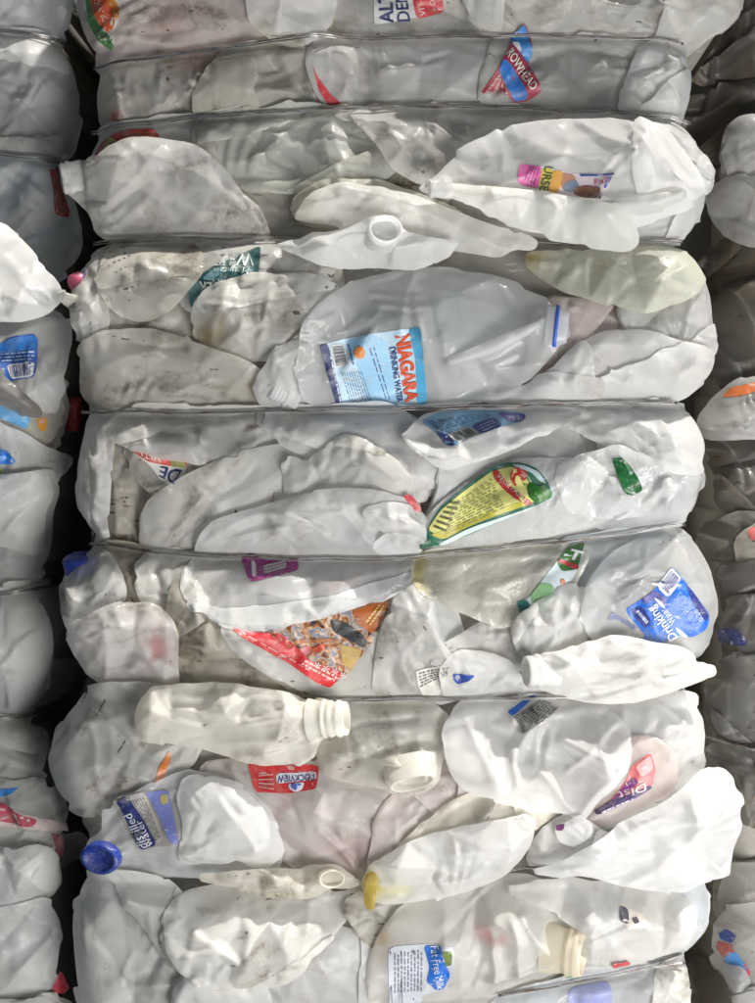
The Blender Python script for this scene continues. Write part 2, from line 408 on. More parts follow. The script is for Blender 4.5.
        def net(fsp, el, zf):
            cb = resample(poly, fsp*0.9); ip = []; ru = (xb-xa+yb-ya)
            for uu in np.arange(-ru, ru, fsp*el):
                for vv in np.arange(-ru, ru, fsp*0.85):
                    a_, b_ = uu+rng.uniform(-.5, .5)*fsp*el, vv+rng.uniform(-.5, .5)*fsp
                    ip.append((cen[0]+a_*ca-b_*sa, cen[1]+a_*sa+b_*ca))
            ip = np.array(ip); ip = ip[(ip[:, 0] > xa) & (ip[:, 0] < xb) & (ip[:, 1] > ya) & (ip[:, 1] < yb)]
            if len(ip): ip = ip[inside(ip, poly)]
            if len(ip): ip = ip[edist(ip, poly) > fsp*0.45]
            cv = [Vector(p) for p in cb]+[Vector(p) for p in ip]
            r_ = delaunay_2d_cdt(cv, [(i, (i+1) % len(cb)) for i in range(len(cb))], [], 1, 1e-4)
            V_ = np.array([tuple(p) for p in r_[0]]); return V_, [tuple(t) for t in r_[2]], zf(edist(V_, poly))
        fsp = fs or min(46, max(16, size*0.22))
        n1 = net(fsp, 1.5, lambda d_: T*prof(d_, R)*np.array([rng.uniform(.12, 1.6) for _ in d_])+np.array([rng.uniform(-.4, 1) for _ in d_])*rim)
        n2 = net(max(9, fsp*0.42), 1.9, lambda d_: np.array([rng.gauss(0, 1)*rng.random() for _ in d_])*0.75*crumple)
        wset = WL if bale == 'main' else (LWIRES if bale == 'left' else RWIRES)
        capf = BALES[bale]; lay = 0.4*(Jug.count % 5)
        def height(x, y, d):
            dome = T*prof(d, R)
            fz = bary(n1[1], n1[0], n1[2], x, y, np.zeros(len(x))); z2 = bary(n2[1], n2[0], n2[2], x, y, np.zeros(len(x)))
            det = fac*(fz-dome)+z2+1.2*facets(x, y, C)*np.clip(0.30+d/12, 0, 1)
            z = base(x, y)+lift+dome+slope[0]*(x-cen[0])+slope[1]*(y-cen[1])
            if not over:                                   # pressed in by the wires, and less able to crumple right under them
                c = capf(x, y)+lay; k = 8.0
                h_ = np.clip(0.5+0.5*(c-z)/k, 0, 1); z = c*(1-h_)+z*h_-k*h_*(1-h_)
                det = det*np.clip(wdist(wset, x, y)/13, .12, 1)
            z = z+det
            return np.maximum(z, under(x, y)+1.2)
        def f(x, y):
            pts_ = np.stack([np.ravel(x), np.ravel(y)], 1).astype(float)
            d = edist(pts_, poly); d[~inside(pts_, poly)] = 0
            return height(pts_[:, 0], pts_[:, 1], d)
        self.f = f
        v, faces = triangulate(poly, step)
        d = edist(v, poly); d[d < 0.05] = 0
        zf = height(v[:, 0], v[:, 1], d)
        u = np.clip(d/R, 0, 1)
        zb = np.maximum(under(v[:, 0], v[:, 1])+0.3, zf-0.8-2.2*T*u); zb = np.minimum(zb, zf-0.5*np.clip(d/3, 0, 1))
        rim_ = d == 0; nb = np.arange(len(v)); back = len(v)+nb
        zb[rim_] = zf[rim_]-0.25
        V = [W(*t) for t in zip(v[:, 0], v[:, 1], zf)]+[W(*t) for t in zip(v[nb, 0], v[nb, 1], zb[nb])]
        F = [t[::-1] for t in faces]+[tuple(int(back[k]) for k in t) for t in faces]
        self.org = W(cen[0], cen[1], float(np.median(zb)))
        col = (*tint, soil)
        auto = flaps and of is None and not parts and not over and area_ > 3500 and rng.random() < .8
        if of is None:
            if parts or auto:
                self.root = bpy.data.objects.new(name, None); COL.objects.link(self.root)
                self.root.empty_display_size = 0.02; self.root.location = self.org
                self.body = mesh_obj('body', V, F, mat or MILKY, self.root, self.org)
            else:
                self.root = self.body = mesh_obj(name, V, F, mat or MILKY, None, self.org); self.body.location = self.org
            tag(self.root, label, cat, group)
        else:
            self.root = of.root; self.org = of.org
            self.body = mesh_obj(name if name != 'crushed_jug' else 'folded_flap', V, F, mat or MILKY, of.root, of.org)
            if label: self.body['label'] = label
        self.body.color = (*tint, 1); self.col = col
        ga, gb = soil_map(v[:, 0], v[:, 1], soil, Jug.count*31, ax+rng.gauss(0, .3)); 
        lw = facets(v[:, 0], v[:, 1], C, True)*sstep(fbm(v[:, 0]/22, v[:, 1]/22, Jug.count+700), .3, .6)
        tv = np.tile(np.array(tint, float), (len(v), 1)); aged = sstep(fbm(v[:, 0]/60, v[:, 1]/60, Jug.count*13+4), .35, .7)[:, None]
        tv = tv*(1-aged*np.array([.03, .035, .055]))
        for (sx, sy, rx, ry, sc_, am) in stains:
            sx, sy = out((sx, sy), self.k)
            w_ = am*np.exp(-((v[:, 0]-sx)/rx)**2-((v[:, 1]-sy)/ry)**2)*sstep(fbm(v[:, 0]/16, v[:, 1]/16, int(sx)), .25, .55); tv = tv*(1-w_[:, None])+np.array(sc_)*w_[:, None]
        set_soil(self.body, np.concatenate([ga, ga[nb]]), np.concatenate([gb, gb[nb]]), np.vstack([tv, tv[nb]]), np.concatenate([lw, lw]))
        # update the raster
        if ins.any():
            dq = edist(q[ins], poly); zq = height(q[ins][:, 0], q[ins][:, 1], dq)
            flatv = sub.copy().ravel(); flatv[ins] = np.maximum(flatv[ins], zq); H[j0:j1, i0:i1] = flatv.reshape(sub.shape)
        if auto:                                           # the wall of the jug folded back over itself
            for k in range(1 if area_ < 7000 else 2 if area_ < 15000 else 3):
                an = ax+rng.choice((0, 1.57, 3.14, 4.71))+rng.gauss(0, .45); nx_, ny_ = math.cos(an), math.sin(an)
                pr = poly[:, 0]*nx_+poly[:, 1]*ny_; cut = np.percentile(pr, rng.uniform(40, 80))
                bend = rng.uniform(-.004, .004)
                tx = -(poly[:, 0]-cen[0])*ny_+(poly[:, 1]-cen[1])*nx_
                sd = pr-cut-bend*tx*tx; keep = poly[sd > 0]
                if len(keep) < 12: continue
                q_ = np.where(sd > 0)[0]; brk = np.where(np.diff(q_) > 1)[0]
                if len(brk) > 1 or (len(brk) == 1 and sd[0] <= 0): continue
                if len(brk) == 1: q_ = np.concatenate([q_[brk[0]+1:], q_[:brk[0]+1]])
                fp = poly[q_]; fp = fp+(fp.mean(0)-fp)*0.05
                fp = resample(fp, 11)
                Jug(None, fp, T=3.5, R=12, lift=1.0, tint=tint, soil=soil*.9, of=self, bale=bale, over=over, big=2, small=.8, mat=mat, rim=3.0, tent=5, name='folded_flap', flaps=False, floor=floor, step=3.0, pleats=.5)
    # ---- things printed on or stuck to it
    def patch(self, pts, col, off=0.9, parent=None, name='label', step=4.0, smoothed=1, rough=0.42, dirt=0.35, label=None):
        p = out(P(pts) if isinstance(pts, str) else pts, self.k)
        if 'scrap' in name or 'spot' in name or 'torn' in name: smoothed = 0
        poly = resample(chaikin(p, smoothed, 0.12) if smoothed else np.array(p, float), step*0.75)
        v, faces = triangulate(poly, step)
        z = self.f(v[:, 0], v[:, 1])+off
        o = mesh_obj(name, [W(*t) for t in zip(v[:, 0], v[:, 1], z)], [t[::-1] for t in faces], paint(col, rough, dirt), parent or self.root, self.org)
        if label: o['label'] = label
        return o
    def quadmap(self, q):
        q = [out(a, self.k) for a in (P(q) if isinstance(q, str) else q)]
        return lambda u, v: q[0]*(1-u)*(1-v)+q[1]*u*(1-v)+q[2]*u*v+q[3]*(1-u)*v
    def _sheet(self, name, xy, faces, col, off, parent, rough=0.42, dirt=0.25):
        xy = np.asarray(xy); z = self.f(xy[:, 0], xy[:, 1])+off
        F = []
        for t in faces:
            a = 0.0
            for k in range(len(t)):
                p, r = xy[t[k]], xy[t[(k+1) % len(t)]]; a += p[0]*r[1]-r[0]*p[1]
            F.append(tuple(t) if a < 0 else tuple(t)[::-1])
        return mesh_obj(name, [W(*t) for t in zip(xy[:, 0], xy[:, 1], z)], F, paint(col, rough, dirt), parent, self.org, smooth=False)
    def text(self, s, q, col, parent, off=1.8, bold=0.0, shear=0.0, name='lettering'):
        """q: bottom-left, bottom-right, top-right, top-left of the line of writing, in the plan."""
        cu = bpy.data.curves.new('t', 'FONT'); cu.body = s; cu.offset = bold; cu.shear = shear; cu.resolution_u = 3
        to = bpy.data.objects.new('t', cu); COL.objects.link(to)
        bpy.context.view_layer.update()
        me = to.evaluated_get(bpy.context.evaluated_depsgraph_get()).to_mesh()
        bm = bmesh.new(); bm.from_mesh(me); bmesh.ops.triangulate(bm, faces=bm.faces[:])
        v = np.array([x.co[:2] for x in bm.verts]); F = [[x.index for x in f.verts] for f in bm.faces]
        bm.free(); bpy.data.objects.remove(to); bpy.data.curves.remove(cu)
        lo, hi = v.min(0), v.max(0); uv = (v-lo)/(hi-lo); m = self.quadmap(q)
        return self._sheet(name, [m(a, b) for a, b in uv], F, col, off, parent)
    def strips(self, q, rects, col, parent, off=1.7, name='fine_print'):
        m = self.quadmap(q); xy = []; F = []
        for (u0, u1, v0, v1) in rects:
            n = 2; b = len(xy)
            for k in range(n+1):
                u = u0+(u1-u0)*k/n; xy += [m(u, v0), m(u, v1)]
            F += [[b+2*k, b+2*k+2, b+2*k+3, b+2*k+1] for k in range(n)]
        return self._sheet(name, xy, F, col, off, parent)
    def fine(self, q, lines, col, parent, off=1.7, seed=1, fill=0.45):
        r = random.Random(seed); R_ = []
        for i in range(lines):
            v = 1-(i+0.75)/lines; u = 0.02
            while u < 0.95:
                w = r.uniform(.05, .16); R_.append((u, min(.98, u+w), v, v+fill/lines)); u += w+r.uniform(.02, .05)
        return self.strips(q, R_, col, parent, off)
    def bars(self, q, col, parent, off=1.9, seed=1, n=18):
        r = random.Random(seed); R_ = []; u = 0.06
        while u < 0.92:
            w = r.choice((.016, .02, .035, .05)); R_.append((u, u+w, .12, .92)); u += w+r.choice((.018, .025, .04))
        return self.strips(q, R_, col, parent, off, 'barcode')
    # ---- solid parts
    def lathe(self, name, p, d, prof, mat=None, squash=1.0, seg=30, tint=None, soil=None, h=None, roll=0.0, paintcol=None, rough=.4):
        """p: centre (plan), h: height of the axis start, d: axis direction (plan x, plan y, towards viewer); prof: (along, radius)."""
        p = out(p, self.k)
        h = float(self.f([p[0]], [p[1]])[0]) if h is None else h
        d = np.array(d, float); d /= np.linalg.norm(d)
        a = np.cross(d, (0, 0, 1.0)) if abs(d[2]) < .95 else np.cross(d, (0, 1.0, 0)); a /= np.linalg.norm(a); b = np.cross(d, a)
        c, s = math.cos(roll), math.sin(roll); a, b = a*c+b*s, b*c-a*s
        V = []; F = []
        for i, (t, r) in enumerate(prof):
            for k in range(seg):
                an = 2*math.pi*k/seg
                q = np.array([p[0], p[1], h])+d*t+(a*math.cos(an)+b*math.sin(an)*squash)*r
                V.append(W(*q))
        for i in range(len(prof)-1):
            for k in range(seg):
                k2 = (k+1) % seg; F.append((i*seg+k, i*seg+k2, (i+1)*seg+k2, (i+1)*seg+k))
        o = mesh_obj(name, V, F, paint(paintcol, rough, .3) if paintcol else (mat or WHITE), self.root, self.org)
        o.color = (*(tint or self.col[:3]), 1)
        V_ = np.array(V)*1000; ga, gb = soil_map(V_[:, 0], V_[:, 2], self.col[3] if soil is None else soil, 77+len(V), 0.0); set_soil(o, ga, gb, tint or self.col[:3])
        return o
def neck_profile(r=18, L=22, threads=3, base=10):
    """Outside of a threaded jug neck, over the rim and back down inside."""
    pr = [(-base, r*1.25), (-base*.4, r*1.12), (0, r*1.02), (1.5, r*1.16), (3.0, r*1.16), (4.2, r)]
    t = 5.5; dt = (L-t-2)/threads
    for k in range(threads): pr += [(t, r), (t+dt*.25, r*1.09), (t+dt*.5, r*1.09), (t+dt*.75, r)]; t += dt
    return pr+[(L-1, r), (L, r*.96), (L, r*.86), (L-1, r*.84), (0, r*.82), (-base, r*.9)]

def tube(name, path, rad, mat, parent=None, origin=(0, 0, 0), seg=7, radf=None):
    path = np.asarray(path, float); n = len(path); V = []; F = []
    for i in range(n):
        t = path[min(i+1, n-1)]-path[max(i-1, 0)]; t /= np.linalg.norm(t)+1e-9
        a = np.cross(t, (0, .31, 1.0)); a /= np.linalg.norm(a); b = np.cross(t, a); r = rad*(radf(i/(n-1)) if radf else 1)
        for k in range(seg):
            an = 2*math.pi*k/seg; V.append(W(*(path[i]+(a*math.cos(an)+b*math.sin(an))*r)))
    for i in range(n-1):
        for k in range(seg):
            k2 = (k+1) % seg; F.append((i*seg+k, i*seg+k2, (i+1)*seg+k2, (i+1)*seg+k))
    F.append(tuple(range(seg))[::-1]); F.append(tuple((n-1)*seg+k for k in range(seg)))
    return mesh_obj(name, V, F, mat, parent, origin)

def baling_wire(label, path, group, x_off=0.0, gap=2.4, rad=0.78, lift=0.7):
    l = lut(path) if isinstance(path, str) else path
    xs = np.arange(l[0][0], l[0][-1]+.1, 5.0); ys = np.interp(xs, *l)
    ys = np.convolve(np.pad(ys, 3, mode='edge'), np.ones(7)/7, 'valid')
    ys = ys+0.9*np.sin(xs/23+ys[0])*np.sin(xs/61+1.7)+0.5*np.sin(xs/11+ys[0]*2)
    hs = np.maximum(np.maximum(sampler(dilate(H, 1), X0, Y0)(xs, ys-2), sampler(dilate(H, 1), X0, Y0)(xs, ys+2)), -200)
    hs = np.array([max(hs[max(0, i-1):i+2]) for i in range(len(hs))])
    for _ in range(2): hs = np.maximum(hs, np.convolve(np.pad(hs, 3, mode='edge'), np.ones(7)/7, 'valid'))
    org = W(xs[len(xs)//2], ys[len(xs)//2], hs[len(xs)//2])
    root = bpy.data.objects.new('baling_wire', None); COL.objects.link(root); root.location = org; root.empty_display_size = .02
    tag(root, label, 'wire', group)
    for k, s in enumerate((-1, 1)):
        off = s*gap/2*(0.75+0.35*np.sin(xs/97+k*1.3+ys[0]))
        tube('strand', np.stack([xs, ys+off, hs+rad+lift+0.35*k], 1), rad, WIRE, root, org)
    return root

# ------------------------------------------------------------------ the setting: dark back of the gaps, packed hearts of the three bales
def gap_shade_material():
    m = bpy.data.materials.new('gap_shade'); nt = nodes(m); v, oi = coords(nt)
    p = N(nt, 'ShaderNodeBsdfPrincipled'); p.inputs['Roughness'].default_value = .95
    nt.links.new(mixc(nt, noise(nt, v, 14, 4), (.016, .015, .013), (.045, .042, .036)), p.inputs['Base Color'])
    o = N(nt, 'ShaderNodeOutputMaterial'); nt.links.new(p.outputs[0], o.inputs[0]); return m
wall = mesh_obj('wall', [W(-900, -700, -420), W(1700, -700, -420), W(1700, 1100, -420), W(-900, 1100, -420)], [(0, 3, 2, 1)], gap_shade_material())  # added near-black sheet; the gaps' deep shade is put into its colour
wall['kind'] = 'structure'
def bale_heart(xa, xb, h0, e, label):
    s = 7.0; xs = np.arange(xa, xb+.1, s); ys = np.arange(-140, 1145, s); nx, ny = len(xs), len(ys)
    x, y = np.meshgrid(xs, ys)
    d = e(x, y)-9; rr = np.random.RandomState(int(xb))
    z = np.where(d > 0, h0(x, y)-7, -400)+rr.uniform(-2.5, 2.5, x.shape)
    V = [W(*t) for t in zip(x.ravel(), y.ravel(), z.ravel())]
    F = [(j*nx+i, (j+1)*nx+i, (j+1)*nx+i+1, j*nx+i+1) for j in range(ny-1) for i in range(nx-1) if max(d[j, i], d[j+1, i], d[j, i+1], d[j+1, i+1]) > 0]
    o = mesh_obj('compressed_plastic', V, F, paint((.30, .285, .255), .8, .5)); o.color = (.8, .8, .78, 1)  # dirty plastic, darkened further so its colour carries the gaps' shade
    ga, gb = soil_map(x.ravel(), y.ravel(), .45, 5, 0.0); set_soil(o, ga, gb, (.80, .79, .76))
    tag(o, label, 'plastic', None, 'stuff')
bale_heart(32, 760, h0_main, e_main, 'tightly pressed soiled plastic inside the middle bale, seen between its jugs')
bale_heart(-116, 84, h0_left, e_left, 'tightly pressed soiled plastic inside the left bale')
bale_heart(720, 930, h0_right, e_right, 'tightly pressed soiled plastic inside the shaded right bale')

CLEAN = (.91, .91, .905); GREY = (.86, .855, .83); DIRTY = (.80, .78, .72); CREAM = (.91, .88, .80); PINK = (.88, .80, .78)
GREEN = (.72, .76, .69); BLUE = (.86, .88, .90); YEL = (.84, .80, .58); BROWN = (.70, .66, .58)
GL = 'jugs at the edge of the left bale'; GR = 'jugs at the edge of the right bale'
NAVY = (.015, .025, .13); RED = (.52, .02, .03); WHT = (.78, .78, .76); BLK = (.03, .03, .035)

# ================================================================== right bale, deep in shade
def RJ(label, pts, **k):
    k = {**dict(soil=.75, tint=DIRTY, T=14), **k}; k['tint'] = tuple(t*(.27 if k['soil'] > .5 else .72) for t in k['tint'])  # tint scaled down: shade of the gap put into the colour, besides real dirt
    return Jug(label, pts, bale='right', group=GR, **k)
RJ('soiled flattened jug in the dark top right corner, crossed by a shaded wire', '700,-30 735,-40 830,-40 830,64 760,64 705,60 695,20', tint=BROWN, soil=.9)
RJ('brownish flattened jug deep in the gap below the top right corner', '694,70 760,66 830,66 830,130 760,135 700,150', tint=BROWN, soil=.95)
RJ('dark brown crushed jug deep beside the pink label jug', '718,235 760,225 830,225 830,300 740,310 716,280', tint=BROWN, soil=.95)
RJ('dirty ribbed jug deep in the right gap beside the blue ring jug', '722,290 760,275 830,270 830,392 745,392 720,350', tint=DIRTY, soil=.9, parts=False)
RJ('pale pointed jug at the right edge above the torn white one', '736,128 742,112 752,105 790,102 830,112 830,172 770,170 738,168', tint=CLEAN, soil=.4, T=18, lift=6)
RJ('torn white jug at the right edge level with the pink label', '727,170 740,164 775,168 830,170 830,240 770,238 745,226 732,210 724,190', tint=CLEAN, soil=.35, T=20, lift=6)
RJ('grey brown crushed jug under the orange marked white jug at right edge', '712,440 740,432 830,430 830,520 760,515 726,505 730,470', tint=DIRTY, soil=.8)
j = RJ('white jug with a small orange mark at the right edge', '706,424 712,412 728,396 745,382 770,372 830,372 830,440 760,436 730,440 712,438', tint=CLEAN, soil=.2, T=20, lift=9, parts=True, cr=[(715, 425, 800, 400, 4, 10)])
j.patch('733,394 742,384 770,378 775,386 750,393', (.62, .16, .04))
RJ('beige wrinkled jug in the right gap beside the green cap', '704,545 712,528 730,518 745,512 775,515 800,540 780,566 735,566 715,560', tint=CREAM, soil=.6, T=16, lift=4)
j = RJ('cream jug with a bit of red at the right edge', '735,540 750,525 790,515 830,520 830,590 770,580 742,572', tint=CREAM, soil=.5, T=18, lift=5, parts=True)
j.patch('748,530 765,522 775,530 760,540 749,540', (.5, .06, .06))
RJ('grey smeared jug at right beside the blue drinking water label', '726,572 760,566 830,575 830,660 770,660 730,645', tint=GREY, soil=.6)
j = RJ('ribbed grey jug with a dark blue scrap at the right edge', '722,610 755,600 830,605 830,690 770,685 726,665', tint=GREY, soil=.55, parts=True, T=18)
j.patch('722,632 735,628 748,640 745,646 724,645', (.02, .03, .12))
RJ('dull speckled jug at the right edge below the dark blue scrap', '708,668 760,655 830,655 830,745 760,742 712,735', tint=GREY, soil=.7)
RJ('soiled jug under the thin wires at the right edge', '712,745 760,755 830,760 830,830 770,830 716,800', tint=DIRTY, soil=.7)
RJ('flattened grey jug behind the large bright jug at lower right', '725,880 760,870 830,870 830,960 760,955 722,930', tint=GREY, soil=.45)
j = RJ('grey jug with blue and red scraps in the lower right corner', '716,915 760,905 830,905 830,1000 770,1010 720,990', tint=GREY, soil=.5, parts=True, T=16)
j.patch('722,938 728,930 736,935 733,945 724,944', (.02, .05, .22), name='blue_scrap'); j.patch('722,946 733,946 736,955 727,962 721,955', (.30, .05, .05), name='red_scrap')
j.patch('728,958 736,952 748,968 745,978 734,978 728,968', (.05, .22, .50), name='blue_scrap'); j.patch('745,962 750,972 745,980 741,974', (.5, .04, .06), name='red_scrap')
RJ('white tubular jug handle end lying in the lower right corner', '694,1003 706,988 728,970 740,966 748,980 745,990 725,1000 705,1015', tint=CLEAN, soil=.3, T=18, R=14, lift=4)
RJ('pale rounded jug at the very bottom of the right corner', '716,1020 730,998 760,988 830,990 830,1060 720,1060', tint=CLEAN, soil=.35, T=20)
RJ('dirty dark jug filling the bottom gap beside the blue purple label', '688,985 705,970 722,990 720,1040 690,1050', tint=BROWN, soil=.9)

# ================================================================== left bale
def LJ(label, pts, **k): return Jug(label, pts, bale='left', group=GL, **{**dict(soil=.25, tint=BLUE, T=18, R=28, fs=27, pleats=2), **k})
LJ('rounded grey jug in the top left corner above the wire', '-60,-50 40,-55 74,-40 68,5 60,22 30,31 -60,32')
LJ('large smooth bulging jug at left below the first wire', '-60,36 30,34 58,42 70,62 76,92 72,118 64,142 50,155 20,153 -60,150', tint=CLEAN, cr=[(8, 45, 34, 110, 4, 14), (30, 40, 55, 130, 3, 10), (-5, 120, 40, 70, -3, 12)])
LJ('narrow folded rim along the wire at left', '-60,142 0,137 30,138 56,142 64,150 52,158 20,157 -60,155', T=9, R=9, tint=GREY, lift=4, cr=[(-20, 148, 50, 150, 2, 6)])
j = LJ('grey jug at left with a dirty red label by the gap', '-60,160 20,158 48,164 66,182 80,218 78,246 58,272 20,300 -60,310', parts=True, cr=[(10, 165, 35, 230, 4, 12), (28, 165, 45, 250, 3, 10)])
lb = j.patch('46,166 54,164 56,178 66,206 65,214 54,214 52,190', (.34, .05, .04), dirt=.7)
j.fine('54,172 65,208 58,212 48,176', 3, (.08, .05, .04), lb)
LJ('pale wrinkled jug pressed flat at left under the cut open label bag', '-60,380 30,372 66,385 70,410 60,440 30,448 -60,440', tint=GREY, soil=.3)
j = LJ('torn milky bottle at left with a maroon and blue label and red cap', '-60,392 20,386 52,396 66,404 66,424 56,442 40,448 10,440 -60,430', tint=CREAM, soil=.2, T=14, parts=True, lift=3)
lb = j.patch('-30,398 0,396 20,401 34,416 39,421 34,431 22,426 0,416 -30,410', (.10, .34, .62))
j.patch('-30,398 0,394 20,401 22,406 0,410 -30,408', (.30, .02, .08), parent=lb, off=1.4, name='print_band')
j.text('HI', '0,408 15,408 14,399 0,399', WHT, lb, bold=.02)
j.patch('44,420 52,419 50,432 45,432', (.80, .33, .03), name='orange_spot')
j.lathe('red_cap', (70, 413), (1, .10, .05), [(-6, 0.1), (-6, 17), (-4, 18.5), (4, 18.5), (6, 17), (6, .1)], paintcol=(.36, .03, .025), h=-112, squash=.75)
j = LJ('milky cut open jug at left with a blue barcode label', '-60,322 0,326 28,316 52,310 62,316 75,322 76,345 72,376 66,398 58,414 30,402 -60,372', tint=CLEAN, soil=.2, T=14, lift=6, parts=True, cr=[(0, 338, 70, 322, 5, 9), (55, 375, 62, 410, 4, 8)])
lb = j.patch('-40,368 0,352 16,341 43,336 46,380 20,385 0,372 -40,380', (.02, .12, .52))
j.patch('-40,358 0,350 16,342 43,338 43,352 0,358 -40,370', (.02, .20, .62), parent=lb, off=1.4, name='print_band')
j.patch('15,368 43,365 43,380 22,383', WHT, parent=lb, off=1.4, name='barcode_panel'); j.bars('22,383 44,380 43,365 16,368', (.05, .07, .25), lb, off=2.0)
j.fine('0,366 43,364 42,353 0,356', 3, (.45, .60, .80), lb)
LJ('dark grey flattened spout lying across the blue barcode label at left', '-60,330 0,362 20,382 40,400 52,412 50,419 42,420 30,416 10,402 -60,380', tint=(.42, .41, .40), soil=.7, T=12, R=12, lift=5, cr=[(0, 380, 46, 414, 4, 9)], name='flattened_spout', cat='spout')
LJ('bright white pointed jug sticking out at the left edge', '-60,205 0,222 14,236 30,252 46,273 60,282 69,290 68,298 58,307 36,316 0,327 -60,342', tint=CLEAN, soil=.02, T=22, R=24, lift=95, over=True, mat=WHITE, cr=[(-20, 288, 62, 296, 5, 16), (-10, 240, 40, 285, 3, 14)], slope=(-.05, 0), big=1, small=.3)
j = LJ('white crumpled bag shaped jug at left with a blue cap scrap', '-60,400 0,416 18,428 36,436 48,448 66,456 70,460 60,474 56,486 30,486 0,492 -60,500', tint=CLEAN, soil=.22, T=14, lift=12, parts=True, cr=[(0, 430, 50, 452, 4, 10), (10, 480, 60, 462, 4, 9), (-10, 470, 30, 450, -3, 8)])
j.patch('-20,446 0,447 16,452 23,462 20,465 0,465 -20,464', (.02, .20, .66), name='blue_scrap'); j.patch('-10,466 8,468 7,474 -10,480', (.30, .32, .10), name='green_scrap')
j.lathe('blue_cap_edge', (4, 456), (.2, .1, 1), [(-3, 12), (1, 12), (2, 10.5), (2, .1)], paintcol=(.02, .22, .68), squash=.7)
LJ('soft pleated white jug at left below the crumpled bag shaped one', '-60,486 20,482 56,476 58,488 50,512 48,540 42,562 28,578 0,586 -60,592', tint=CLEAN, soil=.18, cr=[(-10, 500, 50, 498, 4, 10), (20, 510, 35, 575, 3, 8), (-20, 540, 40, 530, 3, 12)])
LJ('thin grey flange behind the large round jug at left', '0,590 40,586 58,600 66,640 60,680 40,715 10,720 20,660', tint=GREY, T=9)
LJ('large rounded clear white jug at left edge, halfway down', '-60,598 10,594 34,602 46,624 49,655 42,690 24,712 0,718 -60,722', tint=CLEAN, soil=.12, T=24, R=34, cr=[(30, 610, 38, 690, 3, 9), (0, 620, 10, 700, 3, 14)])
LJ('grey jug at left edge just below the large rounded one', '-60,726 10,722 34,736 42,756 38,778 26,788 0,794 -60,800', tint=GREY, soil=.3)
j = LJ('flattened jug at left with torn red and white paper on it', '-60,790 20,784 62,790 66,830 50,850 0,852 -60,850', tint=GREY, soil=.5, parts=True)
lb = j.patch('-30,802 0,800 16,806 40,816 64,826 66,834 52,832 20,825 -30,822', (.62, .50, .48), name='torn_label', dirt=.6)
j.patch('0,802 6,800 18,808 40,818 36,824 10,820 0,818', (.42, .05, .09), parent=lb, off=1.5, name='print_patch')
j.patch('-20,790 0,788 20,786 14,792 0,796 -20,797', (.04, .20, .55), name='blue_scrap')
j.patch('50,834 62,840 60,862 55,858', (.26, .06, .08), name='red_scrap')
LJ('crumpled pale scrap of jug poking into the gap at lower left', '56,846 70,838 80,850 80,870 70,876 60,872', tint=GREY, soil=.7, T=10, R=10, small=3, name='jug_scrap', cat='scrap')
LJ('white folded jug with a sharp edge at lower left', '-60,848 10,842 46,843 56,855 63,880 61,892 44,900 0,912 -60,920', tint=CLEAN, soil=.15, lift=8, cr=[(-20, 862, 60, 888, 4, 12)])
j = LJ('smooth pale jug at the bottom left edge with a red scrap', '-60,916 20,904 52,898 62,925 60,965 50,984 0,990 -60,995', tint=CLEAN, soil=.15, T=22, R=30, parts=True, cr=[(50, 905, 55, 975, 3, 8)])
j.patch('54,985 62,968 66,972 72,984 66,991 56,991', (.48, .03, .05), name='red_scrap')
LJ('pale jug at the very bottom of the left bale', '-60,1000 20,996 60,992 84,1000 84,1060 -60,1060', tint=GREY, soil=.4)

# ================================================================== middle bale, roll 1 (cut by the top of the picture)
j = Jug('dingy jug in the top left of the middle bale with an orange and green label', '66,-60 68,-8 76,22 94,50 108,56 180,45 300,34 330,18 330,-60', stains=[(165, 15, 30, 14, (0.75, 0.5, 0.48), 0.6)], tint=PINK, soil=.55, parts=True, name='juice_jug', cr=[(120, 45, 150, 5, 3, 10), (170, 20, 290, 25, 3, 16)])
lb = j.patch('74,-12 84,-16 112,-8 120,4 113,22 108,42 98,36 84,18', (.62, .62, .52), label='orange and green fruit label')
j.patch('80,-10 84,-12 92,12 100,26 110,38 106,42 94,34 82,14', (.06, .20, .05), parent=lb, off=1.4, name='green_leaf_print')
j.patch('84,-16 104,-14 112,6 112,18 106,27 98,22 88,4', (.66, .09, .02), parent=lb, off=1.5, name='orange_print')
j.patch('108,-12 117,4 117,16 112,16 104,-8', (.55, .20, .03), parent=lb, off=1.45, name='amber_print')
j.text('ORANGE', '89,-6 101,20 106,17 95,-8', (.75, .55, .45), lb, off=2.1); j.text('NATURAL', '84,14 106,38 110,34 90,12', (.03, .09, .03), lb, off=2.1, shear=.2)
j = Jug('grey milk jug at top with cut off navy letters and a red label', '318,-60 318,10 326,29 420,29 520,29 556,20 580,-10 580,-60', stains=[(333, 28, 14, 12, (0.6, 0.5, 0.28), 0.6)], tint=GREY, soil=.45, parts=True, name='milk_jug')
lb = j.patch('374,-14 440,-20 446,4 420,9 382,16 374,17', (.66, .66, .64))
j.patch('411,-18 440,-20 446,4 417,12', (.56, .03, .04), parent=lb, off=1.4, name='red_print')
j.text('ALT', '394,15 393,-14 378,-13 380,17', NAVY, lb, bold=.02); j.text('DEN', '411,13 407,-14 395,-14 398,14', NAVY, lb, bold=.01)
j.text('VIT', '427,8 424,-5 417,-4 421,9', (.72, .55, .5), lb); j.text('A D', '438,3 435,-7 430,-6 434,4', (.72, .55, .5), lb)
Jug('large grey jug across the top right of the middle bale', '556,-60 548,6 540,24 600,29 668,32 690,38 706,34 734,16 752,0 770,-60', tint=GREY, soil=.4, cr=[(580, 5, 690, 30, 4, 14), (600, -20, 620, 25, 3, 12), (670, 0, 690, 34, 4, 9)])
